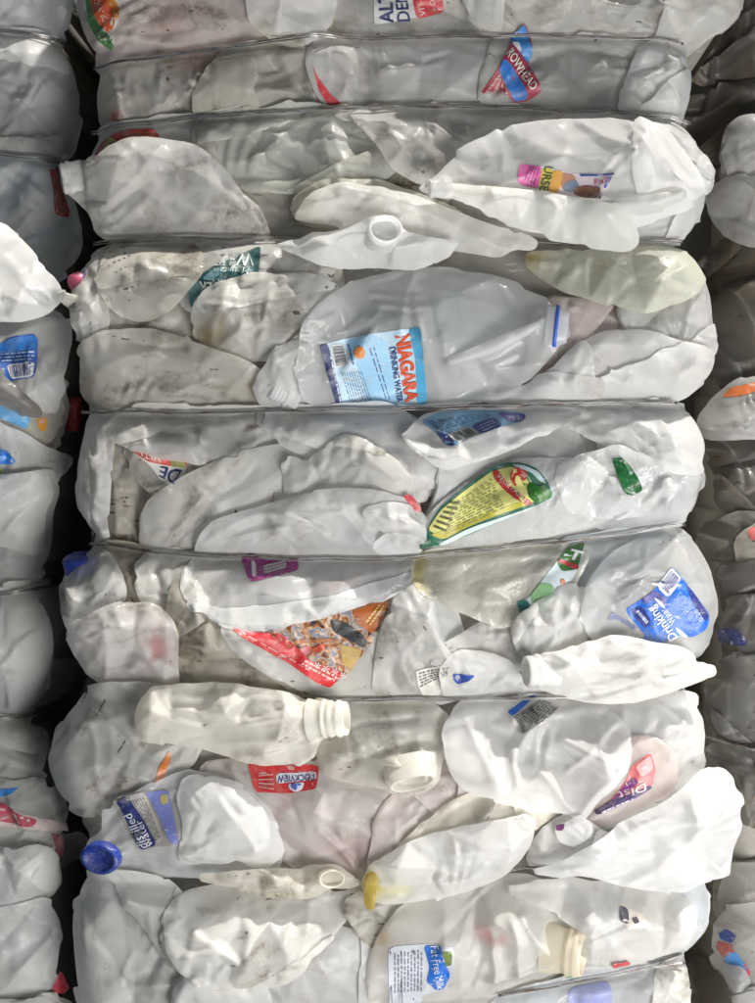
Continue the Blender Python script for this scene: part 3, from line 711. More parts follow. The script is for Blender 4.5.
Jug('folded grey jug flap curving above the blue and maroon label at top', '466,-60 470,8 490,20 520,24 548,16 566,4 580,-60', tint=GREY, soil=.45, T=10)
Jug('round bluish jug bottom bulging over the first wire at top', '240,-60 242,2 256,18 274,29 290,35 304,34 320,24 334,10 344,-60', stains=[(262, 20, 14, 12, (0.62, 0.55, 0.35), 0.5)], tint=CLEAN, soil=.2, T=18, lift=3, over=True, big=2, small=.4)

# roll 2
Jug('stained flat jug at the left end of the second roll', '94,62 88,84 92,116 110,119 205,111 250,108 250,42 200,48', stains=[(205, 58, 26, 10, (0.75, 0.33, 0.3), 0.8), (110, 108, 8, 8, (0.5, 0.06, 0.04), 0.9)], tint=DIRTY, soil=.6, cr=[(130, 60, 112, 112, 4, 8), (150, 110, 160, 60, 3, 10), (108, 80, 125, 112, 3, 6)], parts=True, name='stained_jug')
Jug('brown smeared square jug panel left of the red edged jug', '224,45 208,70 198,98 196,113 260,108 318,103 314,70 309,38', tint=DIRTY, soil=.75, cr=[(225, 67, 312, 64, -3, 5), (206, 112, 226, 52, 3, 7), (306, 40, 312, 102, 3, 5), (250, 60, 252, 108, 2, 6)], T=11)
j = Jug('pale jug with a bright red torn edge between the first two wires', '322,36 314,48 312,62 320,84 334,98 345,101 420,99 505,99 515,70 516,34', tint=(0.85, 0.84, 0.83), soil=.3, parts=True, cr=[(345, 45, 358, 98, 4, 9), (352, 60, 336, 98, 3, 6), (400, 40, 440, 95, 3, 16)])
j.patch('312,62 316,70 330,88 341,97 341,101 328,99 318,84', (.56, .02, .04), name='red_label_edge', label='bright red torn label edge')
j = Jug('grey water jug wearing the blue and maroon torn label', '506,32 488,60 484,99 560,100 634,108 646,70 652,36', tint=GREY, soil=.42, parts=True, name='water_jug', cr=[(575, 42, 582, 100, 3, 10), (505, 60, 520, 98, 2, 7), (608, 40, 612, 104, 3, 8)])
lb = j.patch('512,38 514,28 527,19 533,30 535,45 531,58 545,86 530,95 516,97 501,84 481,90 497,68 506,52', (.36, .03, .06), label='blue and maroon spring water label')
j.patch('513,37 514,28 527,20 531,30 535,45 531,57 522,46', (.03, .22, .56), parent=lb, off=1.4, name='blue_print')
j.patch('513,36 521,36 524,46 520,44', (.62, .64, .68), parent=lb, off=1.8, name='white_print')
j.patch('505,55 500,66 507,80 516,96 528,94 530,90 522,74 512,60', (.02, .16, .52), parent=lb, off=1.4, name='blue_print')
j.text('ROWHEAD', '507,50 533,87 540,81 514,42', (.74, .74, .66), lb, off=2.0, bold=.015)
j.fine('484,88 500,70 508,78 512,92', 4, (.55, .25, .25), lb)
Jug('pale grey jug closing the right end of the second roll', '654,36 690,42 700,62 701,92 690,112 626,106 634,78', tint=CLEAN, soil=.25, T=17, cr=[(666, 46, 668, 90, -3, 6), (690, 45, 694, 108, 3, 7), (650, 40, 630, 105, 3, 6)])

# roll 3
j = Jug('jug with a dirty red label peeking out above the white necked jug', '96,122 80,148 86,168 160,172 215,150 205,114 150,118', tint=GREY, soil=.5, T=10, parts=True)
lb = j.patch('84,150 94,134 120,124 150,123 158,132 130,138 98,152 78,156', (.44, .05, .03), dirt=.6)
j.fine('92,150 150,132 145,124 98,138', 3, (.12, .06, .02), lb); j.patch('96,140 104,130 112,134 104,144', (.30, .30, .08), parent=lb, off=1.6, name='green_print')
Jug('brownish flat jug deep in the middle of the third roll', '236,170 262,232 330,234 440,220 450,170 390,160 300,172', tint=DIRTY, soil=.7, T=9)
Jug('pale smeared jug panel spread under the second wire', '196,114 198,146 214,162 240,180 268,182 310,184 346,178 392,168 398,135 384,106 300,106', tint=(0.83, 0.84, 0.79), soil=.5, cr=[(250, 155, 308, 116, 4, 7), (200, 128, 250, 118, -3, 5), (225, 160, 300, 145, 3, 9), (330, 110, 350, 170, 4, 12)])
Jug('crumpled grey jug folds right of the smeared panel under the second wire', '350,106 372,128 396,158 428,180 446,168 474,140 512,120 566,109 470,103', tint=GREY, soil=.5, cr=[(380, 110, 420, 170, 4, 8), (440, 108, 425, 150, 4, 7), (420, 145, 450, 125, 3, 6), (455, 110, 520, 108, 3, 7)], small=2)
Jug('grey rounded jug at the right end of the third roll, behind the bright one', '560,110 640,113 688,120 702,146 718,150 722,166 714,194 706,222 690,237 600,238 600,150', tint=CLEAN, soil=.22, T=16, cr=[(690, 125, 700, 220, 4, 10), (640, 220, 715, 170, 4, 9)])
Jug('frayed tip of clear jug poking right of the bright jug', '694,172 706,150 718,147 723,162 720,185 708,196', tint=CLEAN, soil=.2, T=7, R=8, small=3, lift=3)
j = Jug('dull white jug at left with its flattened neck pointing left', '55,178 57,168 61,154 72,152 86,153 102,142 124,132 150,133 190,142 216,161 240,186 262,216 270,234 200,235 106,236 90,226 84,208 70,194 57,184', tint=(0.87, 0.86, 0.84), soil=.42, T=18, R=26, lift=5, floor=(50, 10), parts=True, name='milk_jug', cr=[(108, 230, 140, 196, 4, 6), (70, 170, 130, 150, 4, 14), (140, 175, 190, 205, -3, 7), (150, 150, 230, 200, 4, 14)])
j.lathe('neck', (66, 170), (-1, .18, .25), [(-10, 17), (0, 16), (3, 17.5), (5, 17.5), (7, 15.5), (9, 17), (11, 15.5), (12, 14), (10, 13), (-8, 14)], squash=.35, soil=.7)
j = Jug('creamy crushed jug base in the middle, beneath the flattened blades', '290,208 294,192 316,182 350,178 382,180 420,190 470,212 450,232 400,232 340,222 302,220', tint=(0.87, 0.85, 0.77), soil=.35, T=14, lift=3, cr=[(310, 200, 370, 190, 4, 8), (300, 212, 360, 212, -3, 5)])

# roll 4
Jug('dirty jug back lying behind the dark green label', '84,262 108,243 200,241 330,246 340,290 300,350 200,345 100,338 74,306', tint=DIRTY, soil=.6, T=9, cr=[(168, 280, 158, 335, 4, 6), (178, 280, 172, 338, 4, 5), (120, 330, 118, 300, 3, 5)])
j = Jug('narrow jug with a pink cap at the left end of the fourth roll', '68,312 67,290 78,264 104,243 112,250 106,272 101,298 104,332 84,338 70,332', tint=GREY, soil=.45, T=12, R=14, parts=True, cr=[(102, 250, 98, 330, 3, 6)])
j.lathe('pink_cap', (74, 281), (-.6, .45, .6), [(-8, .1), (-8, 9), (-5, 10), (3, 10), (5, 8), (5, .1)], paintcol=(.50, .08, .16), seg=18)
lb = j.patch('72,270 80,264 88,270 84,280 76,278', (.70, .68, .72), name='cap_label'); j.bars('75,279 84,280 88,270 80,265', (.10, .10, .30), lb)
j = Jug('soiled water jug with a dark green torn label under the third wire', '180,243 312,240 332,262 322,284 262,284 200,312 182,300', tint=GREY, soil=.55, T=10, parts=True, name='water_jug', cr=[(258, 242, 260, 280, 2, 6)])
lb = j.patch('260,242 259,280 226,288 210,304 191,308 188,290 198,278 215,265 240,253', (.012, .075, .075), label='dark green spring water label, torn and upside down')
j.patch('191,308 188,290 198,280 205,296 206,305', (.10, .30, .30), parent=lb, off=1.4, name='teal_print'); j.patch('202,280 216,268 226,272 212,282', (.12, .26, .30), parent=lb, off=1.4, name='mountain_print')
j.text('WAT', '252,251 222,256 214,266 254,266', (.55, .62, .60), lb, off=2.0, bold=.01); j.text('Mountain', '250,268 214,268 214,274 250,275', (.45, .55, .53), lb, off=2.0, shear=.3)
j.text('ATER', '230,285 199,282 201,294 222,294', (.62, .66, .62), lb, off=2.0, bold=.03); j.text('SINCE', '232,281 212,280 212,284 232,284', (.4, .5, .48), lb, off=2.0)
Jug('dirty rounded jug side left of the dark green label', '106,250 150,244 190,246 200,268 184,288 164,308 142,317 118,311 103,288', tint=(0.81, 0.79, 0.74), soil=.65, T=13, cr=[(112, 270, 190, 280, 3, 12)])
Jug('crinkled white jug shoulder with brown stains left of the blue ring jug', '196,326 202,302 228,287 268,277 312,279 338,290 330,312 306,344 272,354 238,354 210,344', stains=[(208, 336, 14, 12, (0.42, 0.32, 0.14), 0.9), (222, 325, 8, 20, (0.45, 0.36, 0.2), 0.7)], tint=(0.87, 0.86, 0.83), soil=.5, T=14, cr=[(238, 290, 240, 345, 4, 6), (275, 285, 262, 320, 4, 5), (215, 340, 228, 300, 3, 6), (250, 300, 310, 300, 3, 10)])
j = Jug('broad dirty jug along the fourth wire at left', '72,374 74,356 90,343 124,334 160,336 202,350 242,364 272,382 290,404 200,409 110,411 86,405 74,392', stains=[(246, 390, 16, 10, (0.62, 0.5, 0.22), 0.6), (90, 385, 16, 16, (0.5, 0.42, 0.28), 0.6)], tint=(0.85, 0.83, 0.78), soil=.55, T=17, R=24, cr=[(76, 358, 168, 404, 5, 10), (130, 350, 230, 380, 3, 14), (76, 380, 120, 405, 3, 8)])
j = Jug('white jug neck with screw threads left of the blue ring jug', '262,392 266,370 280,352 300,347 318,356 322,404 276,406', tint=CLEAN, soil=.3, T=14, R=16, parts=True, name='milk_jug')
j.lathe('neck', (290, 381), (-1, -.28, .5), neck_profile(22, 20, 3, 10), squash=.5, soil=.45, h=-12)
Jug('pinkish grey jug deep between the blue ring and the lower right jug', '540,294 632,304 650,336 620,352 570,376 530,380', tint=PINK, soil=.45, T=8)
Jug('clear pleated jug at the right end of the fourth roll', '622,304 640,272 688,250 711,256 720,300 725,340 722,353 690,348 640,338', tint=CLEAN, soil=.18, T=15, mat=CLEAR, cr=[(666, 310, 664, 345, 3, 5), (700, 270, 698, 345, 4, 6), (714, 280, 716, 345, 3, 5)])
j = Jug('yellow tinged jug lying under the third wire at right', '528,260 530,246 562,243 612,247 652,240 690,245 704,260 711,276 698,292 684,302 660,310 640,311 600,300 560,284 540,274', stains=[(536, 254, 12, 10, (0.66, 0.5, 0.1), 0.95), (600, 262, 8, 10, (0.7, 0.62, 0.3), 0.6), (580, 262, 30, 16, (0.66, 0.74, 0.62), 0.5)], tint=(0.83, 0.84, 0.75), soil=.25, T=18, R=26, lift=3, parts=True, cr=[(560, 270, 700, 300, 4, 14), (610, 246, 596, 296, 3, 10), (650, 265, 690, 285, -3, 8)])
Jug('smooth white jug tapering left, at right just above the fourth wire', '546,372 560,362 580,346 600,333 622,327 680,340 714,344 724,354 721,370 706,386 690,398 640,400 560,403 536,398', tint=CLEAN, soil=.15, T=20, R=26, lift=3, cr=[(598, 338, 575, 385, 4, 7), (640, 345, 700, 380, 3, 12), (690, 370, 600, 385, 4, 12)], big=2, small=.6)
Jug('thin white folds of jug tucked under the nozzle of the blue ring jug', '480,402 520,386 550,371 574,376 602,378 606,386 606,400 560,402', tint=CLEAN, soil=.2, T=10, R=12, lift=3, cr=[(520, 395, 570, 380, 4, 7), (590, 378, 592, 400, 3, 4)])
j = Jug('clear gallon water jug with a sky blue label and blue neck ring', '297,356 303,330 320,304 342,284 372,272 412,264 452,264 490,270 520,283 544,300 552,305 562,312 569,328 570,336 562,346 548,362 526,384 500,397 450,404 380,406 330,407 304,400 297,382', tint=(0.89, 0.91, 0.92), soil=.10, T=26, R=44, lift=4, mat=CLEAR, parts=True, name='water_jug', big=2, small=.8,
        cr=[(348, 334, 376, 313, 3, 5), (440, 330, 445, 352, 6, 7), (450, 360, 540, 325, 9, 7), (470, 372, 488, 388, 4, 6), (425, 310, 440, 400, 4, 9), (500, 275, 545, 345, 4, 14)])
lb = j.patch('320,346 345,338 376,334 420,328 424,360 429,402 400,404 341,407 330,376', (.50, .68, .80), label='sky blue drinking water label with orange lettering')
j.patch('320,346 328,344 335,372 343,406 337,407 328,376', NAVY, parent=lb, off=1.5, name='navy_band')
j.patch('408,330 420,328 424,360 429,402 418,403 416,360', (.08, .40, .66), parent=lb, off=1.5, name='blue_band'); j.patch('345,340 376,335 390,345 396,380 398,404 372,405 360,372', (.30, .55, .76), parent=lb, off=1.3, name='water_print')
j.patch('330,345 344,343 349,365 335,368', WHT, parent=lb, off=1.5, name='barcode_panel'); j.bars('335,368 330,345 344,343 349,365', (.15, .16, .2), lb, off=2.1)
j.text('NIAGARA', '395,337 406,401 420,399 410,334', (.70, .08, .02), lb, off=2.3, bold=.04); j.text('DRINKING WATER', '389,348 398,401 404,400 396,347', (.02, .05, .20), lb, off=2.2, bold=.02)
j.patch('353,352 357,346 363,347 366,353 363,359 356,359', (.66, .22, .03), parent=lb, off=1.9, name='orange_print')
j.fine('329,356 339,402 342,401 332,355', 1, (.6, .65, .75), lb, off=2.1)
j.fine('368,348 386,400 392,398 376,346', 2, (.03, .08, .28), lb, seed=4, fill=.3); j.fine('341,372 350,404 374,402 362,370', 9, (.10, .20, .35), lb, seed=5, fill=.35); j.fine('346,344 352,366 356,365 350,343', 1, (.05, .15, .35), lb, seed=6)
j.lathe('neck', (552, 327), (1, .10, .12), [(-6, 21), (2, 20.5), (6, 19), (10, 17), (14, 16), (16, 15), (15, 13.5), (2, 14)], squash=.42, mat=CLEAR, soil=.1, tint=(0.89, 0.90, 0.92))
_hp = np.array([(447+91*t, 362-37*t+3*math.sin(3.1*t)) for t in np.linspace(0, 1, 22)]); _hz = j.f(_hp[:, 0], _hp[:, 1])+1+2*np.sin(np.linspace(0, 3.14, 22))
_h = tube('handle', np.column_stack([_hp, _hz]), 6.5, MILKY, j.root, j.org, seg=12, radf=lambda t: .55+.45*math.sin(3.14*min(1, max(0, t))))
set_soil(_h, np.full(len(_h.data.vertices), .03), np.zeros(len(_h.data.vertices)), CLEAN)
j.lathe('blue_neck_ring', (553.5, 326.5), (1, .10, .12), [(1.0, 20.6), (1.0, 22.4), (4.6, 21.0), (4.6, 19.2)], squash=.46, paintcol=(.03, .11, .55))

# roll 5
Jug('flat brown streaked jug with an upside down red label in the fifth roll', '100,436 140,426 210,440 236,462 170,524 142,548 108,546 96,500', tint=BROWN, soil=.85, T=9, parts=True, name='milk_jug', cr=[(112, 440, 106, 540, 4, 6), (132, 440, 124, 540, -4, 7), (120, 520, 136, 545, 3, 5)])
j = Jug('grey jug scrap carrying the red, green and white label in the fifth roll', '122,446 150,440 200,450 210,470 185,492 160,494 140,476', tint=DIRTY, soil=.6, T=6, R=10, parts=True, small=.3)
lb = j.patch('127,449 155,452 187,459 184,473 172,486 160,480 148,464', (.70, .69, .66), label='red and white dairy label, upside down')
j.patch('127,449 155,452 187,459 185,468 168,466 148,462', (.50, .05, .03), parent=lb, off=1.4, name='red_band'); j.patch('163,460 185,462 184,468 170,466', (.30, .32, .10), parent=lb, off=1.8, name='green_print')
j.text('DE', '181,470 160,466 159,477 174,484', NAVY, lb, off=2.0, bold=.01); j.text('VIT', '160,455 142,452 143,458 160,462', (.72, .6, .5), lb, off=2.0)
Jug('upright pleated white strips at the left end of the fifth roll', '69,490 72,462 78,434 88,417 112,413 104,452 102,500 98,546 84,532 69,512', tint=CLEAN, soil=.35, T=15, R=16, cr=[(94, 420, 84, 530, 5, 6), (106, 418, 97, 540, 3, 5)])
Jug('dull jug flap hanging under the fourth wire above the red dairy label', '106,422 130,412 250,411 314,417 290,440 264,456 226,460 180,457 140,446 114,437', tint=GREY, soil=.4, T=11, cr=[(130, 440, 250, 425, 3, 14), (226, 458, 258, 440, 3, 6)])
Jug('wide grey diagonal sheet of jug running down past the fifth wire at left', '140,560 143,520 152,504 190,481 230,463 282,449 340,440 402,450 424,482 410,512 300,532 224,552 172,612 150,612 138,598', tint=GREY, soil=.38, T=9, R=20, cr=[(160, 520, 290, 460, 3, 14), (178, 545, 210, 515, 3, 5)])
Jug('cracked white jug layers below the fourth wire in the middle', '256,413 330,410 404,410 442,458 452,474 430,492 402,495 380,482 350,466 312,451 280,434', tint=CLEAN, soil=.3, T=14, cr=[(270, 425, 330, 450, 4, 7), (330, 412, 400, 480, 4, 9), (300, 440, 340, 425, 3, 6), (360, 470, 430, 455, 4, 8)])
Jug('thin brown cornered jug sheet above the wire squeezed jug', '286,460 306,470 330,450 348,440 372,452 400,470 408,488 380,494 330,492 290,500', tint=GREY, soil=.45, T=8, R=10, cr=[(348, 442, 310, 480, 4, 9)])
Jug('large translucent jug back filling the right half of the fifth roll', '450,448 520,422 580,408 690,404 706,420 712,455 704,475 706,500 690,518 640,529 560,540 460,548 420,540 440,500', tint=CLEAN, soil=.22, T=10, R=20)
Jug('pleated clear jug bottom at the right end of the fifth roll', '590,484 650,478 704,468 713,474 711,492 696,514 660,526 600,530', tint=(0.87, 0.88, 0.89), soil=.2, T=16, mat=CLEAR, cr=[(690, 476, 640, 522, 4, 7), (700, 475, 704, 505, 3, 5), (610, 500, 690, 488, 3, 9)])
j = Jug('rippled clear juice bottle with a yellow vegetable label above the fifth wire', '416,548 424,526 440,506 468,482 498,465 520,459 562,456 602,460 640,474 662,494 644,512 580,531 500,546 440,554', tint=(0.87, 0.88, 0.87), soil=.15, T=18, R=28, lift=3, mat=RIBBED, parts=True, name='juice_bottle', cat='bottle', cr=[(440, 545, 560, 505, 3, 6)], big=1, small=.3)
lb = j.patch('425,541 430,524 440,508 456,494 474,480 492,467 506,462 520,462 536,468 546,480 553,497 532,507 500,521 470,535 442,546 432,547', (.03, .16, .10), label='yellow and green vegetable juice label')
j.patch('428,530 440,511 460,494 492,471 512,466 526,474 536,490 533,503 500,514 470,526 444,538', (.72, .70, .22), parent=lb, off=1.5, name='yellow_print')
j.patch('430,535 444,530 500,508 530,499 533,503 500,514 470,526 444,540', (.50, .45, .05), parent=lb, off=1.9, name='olive_print'); j.patch('438,545 470,528 534,506 528,510 500,521 470,534 444,546', (.62, .74, .72), parent=lb, off=1.7, name='white_band')
j.patch('493,471 498,469 506,482 517,493 533,503 527,506 513,498 502,488 494,478', (.52, .03, .03), parent=lb, off=2.0, name='red_band'); j.text('VEGETABLES', '496,476 526,505 529,502 500,473', (.80, .66, .60), lb, off=2.5)
j.patch('510,478 511,471 516,467 522,468 527,473 526,479 522,482 520,476 516,475 514,480 517,487 513,485', (.56, .02, .02), parent=lb, off=2.1, name='red_pepper_print'); j.patch('526,486 532,482 538,487 543,484 547,490 552,496 544,501 535,503 528,498', (.03, .17, .02), parent=lb, off=2.2, name='green_leaf_print')
j.patch('512,464 524,465 538,472 546,484 540,482 530,472 518,468', (.55, .70, .72), parent=lb, off=1.9, name='pale_rim_print')
j.fine('444,536 506,508 492,477 452,504', 11, (.30, .30, .12), lb, off=2.4, seed=8, fill=.3); j.fine('432,528 446,534 462,500 452,500', 6, (.10, .10, .05), lb, off=2.4, seed=9)
j.lathe('neck_stub', (424, 541), (-1, .35, .1), [(-6, 9), (0, 8), (4, 8.5), (6, 7), (6, .1)], paintcol=(.02, .10, .06), h=None, seg=18)
Jug('smooth bulging jug flank at the right end under the fourth wire', '552,412 620,406 688,405 704,422 711,448 702,468 672,466 634,450 590,432', tint=CLEAN, soil=.18, T=17, R=24, cr=[(610, 412, 694, 464, 4, 9), (570, 415, 640, 410, 3, 8)], big=2)
j = Jug('clear bottle shoulder with a dark green strip of label at right', '556,474 590,458 620,452 650,462 672,486 650,508 610,516 570,505', tint=(0.89, 0.90, 0.90), soil=.12, T=10, R=20, mat=RIBBED, parts=True, name='juice_bottle', cat='bottle', big=1, small=.3)
j.patch('611,459 620,457 627,464 638,480 642,490 632,496 623,494 616,476', (.012, .10, .03), off=2.2, name='green_label', rough=.2)
j.patch('620,458 626,463 632,474 629,476', (.06, .22, .10), off=2.8, name='label_edge', rough=.2)

j = Jug('white jug with a blue barcode label just below the fourth wire', '400,436 412,427 424,414 440,409 500,406 560,406 592,407 576,418 540,436 482,459 452,468 434,465 418,455', tint=CLEAN, soil=.08, T=22, R=20, lift=5, parts=True, name='milk_jug', big=1, small=.4, cr=[(405, 440, 445, 462, 4, 8), (440, 455, 570, 415, 4, 10)], mat=WHITE)
lb = j.patch('421,420 440,411 460,409 500,409 528,412 525,420 500,427 470,438 452,447 445,445 436,433', (.20, .40, .58), label='blue label with a barcode and fine print')
j.patch('436,433 445,432 456,444 451,447 444,444', NAVY, parent=lb, off=1.5, name='navy_band'); j.patch('447,434 471,426 480,434 457,443', (.58, .57, .52), parent=lb, off=1.6, name='barcode_panel'); j.bars('457,443 480,434 471,426 447,434', (.06, .06, .06), lb, off=2.1, seed=5)
j.patch('472,425 495,416 503,425 482,434', (.03, .05, .28), parent=lb, off=1.6, name='navy_panel'); j.patch('498,411 528,413 525,420 511,422', (.10, .08, .30), parent=lb, off=1.6, name='purple_panel'); j.text('MILK', '511,421 524,419 521,414 508,415', (.55, .6, .75), lb, off=2.1)
j.fine('438,432 494,414 488,410 425,420', 5, (.05, .12, .25), lb, off=2.0, seed=33, fill=.35); j.fine('484,432 500,425 494,418 476,425', 3, (.35, .40, .65), lb, off=2.1, seed=34)

# roll 6
Jug('large dirty jug spread behind the red photo label', '118,562 250,556 400,560 440,600 436,700 300,700 200,700 130,650', tint=DIRTY, soil=.6, T=7)
Jug('wrinkled brown jug neck area right of the blue cap at left', '92,550 120,548 146,556 150,590 142,612 112,606', tint=BROWN, soil=.85, T=10, R=12, small=3)
j = Jug('jug with a dark blue cap at the left end of the sixth roll', '50,596 51,578 58,558 76,552 98,556 112,572 119,592 112,612 92,628 70,640 56,622', stains=[(56, 597, 7, 9, (0.2, 0.16, 0.12), 0.8)], tint=GREY, soil=.42, T=17, R=20, parts=True, name='milk_jug', cr=[(54, 570, 70, 600, 4, 5), (60, 566, 62, 620, 3, 6), (70, 605, 112, 590, 3, 8)])
j.lathe('blue_cap', (76, 568), (-.12, -1, .55), [(-6, 19), (-5, 20.5), (9, 20.5), (11, 19), (12.5, 17), (12.5, .1)], paintcol=(.012, .035, .24), squash=.6, rough=.45, h=-32)
Jug('strip of grey jug left of the wire squeezed jug, below the wire', '140,556 180,556 186,578 176,600 166,612 145,606', tint=GREY, soil=.4, T=8, R=12)
j = Jug('brown speckled jug flap below the wire squeezed jug', '174,596 184,582 206,606 240,626 290,650 320,690 260,698 216,690 180,660', tint=BROWN, soil=.7, T=13, R=18, cr=[(190, 610, 300, 690, 4, 10)])
j = Jug('rounded jug with a faint pink print at the lower left of the sixth roll', '60,632 56,614 76,622 108,606 134,602 156,605 172,620 178,636 174,664 174,688 132,692 94,688 76,674 66,654', stains=[(157, 648, 12, 18, (0.72, 0.3, 0.3), 0.8)], tint=(0.84, 0.82, 0.80), soil=.4, T=22, R=26, lift=5, parts=True, cr=[(118, 630, 134, 660, 3, 4), (70, 640, 150, 620, 3, 14), (165, 630, 168, 690, 3, 9)])
j = Jug('flattened jug with a red holiday photo label, pointing down', '228,622 300,604 394,590 430,598 452,622 470,660 478,696 400,701 330,696 284,678 244,646', tint=GREY, soil=.35, T=9, R=18, parts=True, name='milk_jug', big=2, small=.5)
def picture_print():
    m = bpy.data.materials.new('picture_print'); nt = nodes(m); v, oi = coords(nt); r = nt.nodes.new('ShaderNodeValToRGB'); e = r.color_ramp.elements
    e[0].position = .30; e[0].color = (.03, .03, .04, 1); e[1].position = .72; e[1].color = (.62, .58, .52, 1)
    for p_, c_ in ((.40, (.22, .10, .05)), (.46, (.46, .16, .04)), (.51, (.55, .46, .34)), (.57, (.16, .18, .30)), (.63, (.40, .28, .10))): q_ = e.new(p_); q_.color = (*c_, 1)
    nt.links.new(noise(nt, v, 95, 3, .6, .8), r.inputs[0]); p = N(nt, 'ShaderNodeBsdfPrincipled'); nt.links.new(r.outputs[0], p.inputs['Base Color']); p.inputs['Roughness'].default_value = .4
    o = N(nt, 'ShaderNodeOutputMaterial'); nt.links.new(p.outputs[0], o.inputs[0]); return m
lb = j.patch('232,626 250,632 280,628 320,615 360,605 392,597 388,612 370,645 350,672 330,690 318,685 290,662 255,640', (.62, .60, .58), label='red holiday label with a picture and stars', step=4); lb.data.materials[0] = picture_print()
j.patch('232,626 256,631 280,632 296,646 310,660 344,673 330,690 318,685 290,664 250,640', (.56, .02, .03), parent=lb, off=1.5, name='red_band')
j.patch('329,619 346,622 360,632 369,642 364,648 348,640 334,632', BLK, parent=lb, off=1.6, name='dark_print')
j.patch('352,610 390,599 382,622 372,634 358,624', (.46, .12, .02), parent=lb, off=1.5, name='orange_print')
j.patch('340,644 363,650 352,670 342,664', (.50, .32, .08), parent=lb, off=1.5, name='gold_print'); j.patch('292,639 338,638 340,642 294,643', (.42, .16, .06), parent=lb, off=1.9, name='stick_print'); j.patch('312,648 324,642 326,648 316,654', (.52, .08, .04), parent=lb, off=1.9, name='red_spot_print'); j.patch('300,648 308,645 312,652 305,656', (.5, .03, .05), parent=lb, off=2.0, name='red_spot_print')
for k in range(4): j.text('*', [(313+k*8.6, 667+k*3.4), (319+k*8.6, 670+k*3.4), (322+k*8.6, 664+k*3.4), (316+k*8.6, 661+k*3.4)], (.8, .72, .7), lb, off=2.2, name='star_print')
j.fine('300,664 334,684 338,676 306,658', 2, (.78, .55, .5), lb, off=2.2, seed=12, fill=.4); j.fine('364,622 378,604 386,606 372,626', 2, (.75, .6, .2), lb, off=2.2, seed=13); j.fine('240,630 310,672 312,669 244,628', 1, (.75, .4, .38), lb, off=2.2, seed=14, fill=.25)
Jug('clear jug facet below the knot of the wire squeezed jug', '396,600 412,584 432,590 448,610 462,642 452,664 420,658 398,642', tint=CLEAN, soil=.3, T=10, R=14, cr=[(410, 595, 450, 655, 4, 9)])
Jug('bluish clear jug behind the drinking water label at right, under the wire', '556,548 640,533 672,538 650,574 620,590 596,592 574,588', tint=(0.85, 0.89, 0.92), soil=.2, T=13, R=22, cr=[(570, 585, 650, 570, 3, 9)])
Jug('dirty grey jug sheets above the thin necked white jug', '440,648 476,632 540,602 584,590 596,622 570,662 520,668 456,668', tint=GREY, soil=.38, T=10, cr=[(470, 640, 560, 640, 3, 10), (555, 600, 580, 640, 4, 9)])
j = Jug('yellowish juice bottle with a leafy green label below the fifth wire', '410,576 416,556 440,551 500,546 592,540 588,564 572,592 546,611 520,626 500,629 470,616 440,602 420,594', stains=[(420, 572, 10, 22, (0.66, 0.55, 0.22), 0.9)], tint=(0.87, 0.86, 0.79), soil=.22, T=16, R=24, lift=3, mat=RIBBED, parts=True, name='juice_bottle', cat='bottle', cr=[(450, 580, 480, 562, -2, 4), (480, 606, 525, 604, -2, 4)], big=1, small=.4)
lb = j.patch('518,603 530,599 541,584 555,566 570,548 578,543 588,542 584,560 575,578 560,597 545,610 532,619 525,624', (.60, .68, .72), label='leafy green and white vegetable juice label')
j.patch('518,603 528,600 535,612 525,624', (.015, .15, .12), parent=lb, off=1.4, name='teal_print'); j.patch('558,563 570,548 588,542 583,556 578,570 564,572', (.04, .15, .03), parent=lb, off=1.4, name='leaf_print')
j.patch('532,596 542,583 554,585 556,592 540,602 534,608', (.22, .42, .20), parent=lb, off=1.4, name='leaf_print'); j.patch('534,608 556,593 552,602 540,612', (.26, .48, .26), parent=lb, off=1.5, name='leaf_print')
j.patch('559,562 562,559 581,566 578,571', (.42, .04, .04), parent=lb, off=1.9, name='red_band'); j.text('T', '570,559 580,562 586,552 574,549', (.8, .8, .8), lb, off=2.2, bold=.05); j.patch('562,580 566,579 567,585 562,586', (.66, .20, .05), parent=lb, off=1.8, name='orange_print')
Jug('clear faceted jug piece under the leafy green label', '520,628 540,612 566,592 584,596 590,622 572,650 540,662 524,650', tint=CLEAN, soil=.25, T=11, R=16, cr=[(575, 596, 560, 645, 4, 8)])
j = Jug('clear jug with a bright blue drinking water label at the right', '578,612 590,582 612,556 642,536 680,527 704,540 721,574 727,610 720,642 705,662 660,668 620,654 592,640', tint=(0.85, 0.86, 0.87), soil=.2, T=20, R=32, lift=3, mat=CLEAR, parts=True, name='water_jug', cr=[(620, 600, 640, 590, 5, 6), (690, 535, 715, 600, 4, 10), (600, 580, 680, 540, 3, 12), (705, 560, 716, 640, 3, 7)], big=2)
lb = j.patch('625,610 645,597 657,587 672,566 684,578 700,600 714,617 711,630 695,639 685,636 670,640 655,643 646,635 640,628', (.015, .13, .56), label='bright blue drinking water label, turned upside down')
j.patch('672,567 683,579 668,598 657,587', WHT, parent=lb, off=1.5, name='barcode_panel'); j.bars('668,598 657,587 672,567 683,579', (.10, .10, .28), lb, off=2.1)
j.patch('686,582 700,600 713,618 708,622 694,604', (.02, .03, .20), parent=lb, off=1.5, name='navy_print'); j.patch('655,590 668,600 664,606 652,600 645,604 640,600', (.03, .03, .25), parent=lb, off=1.5, name='navy_print'); j.patch('630,610 642,606 652,622 646,630', (.02, .03, .22), parent=lb, off=1.5, name='navy_print')
j.text('Drinking', '682,636 656,603 646,610 672,643', (.78, .80, .84), lb, off=2.2, bold=.01); j.text('Water', '677,621 665,607 660,612 672,626', (.75, .78, .84), lb, off=2.2)
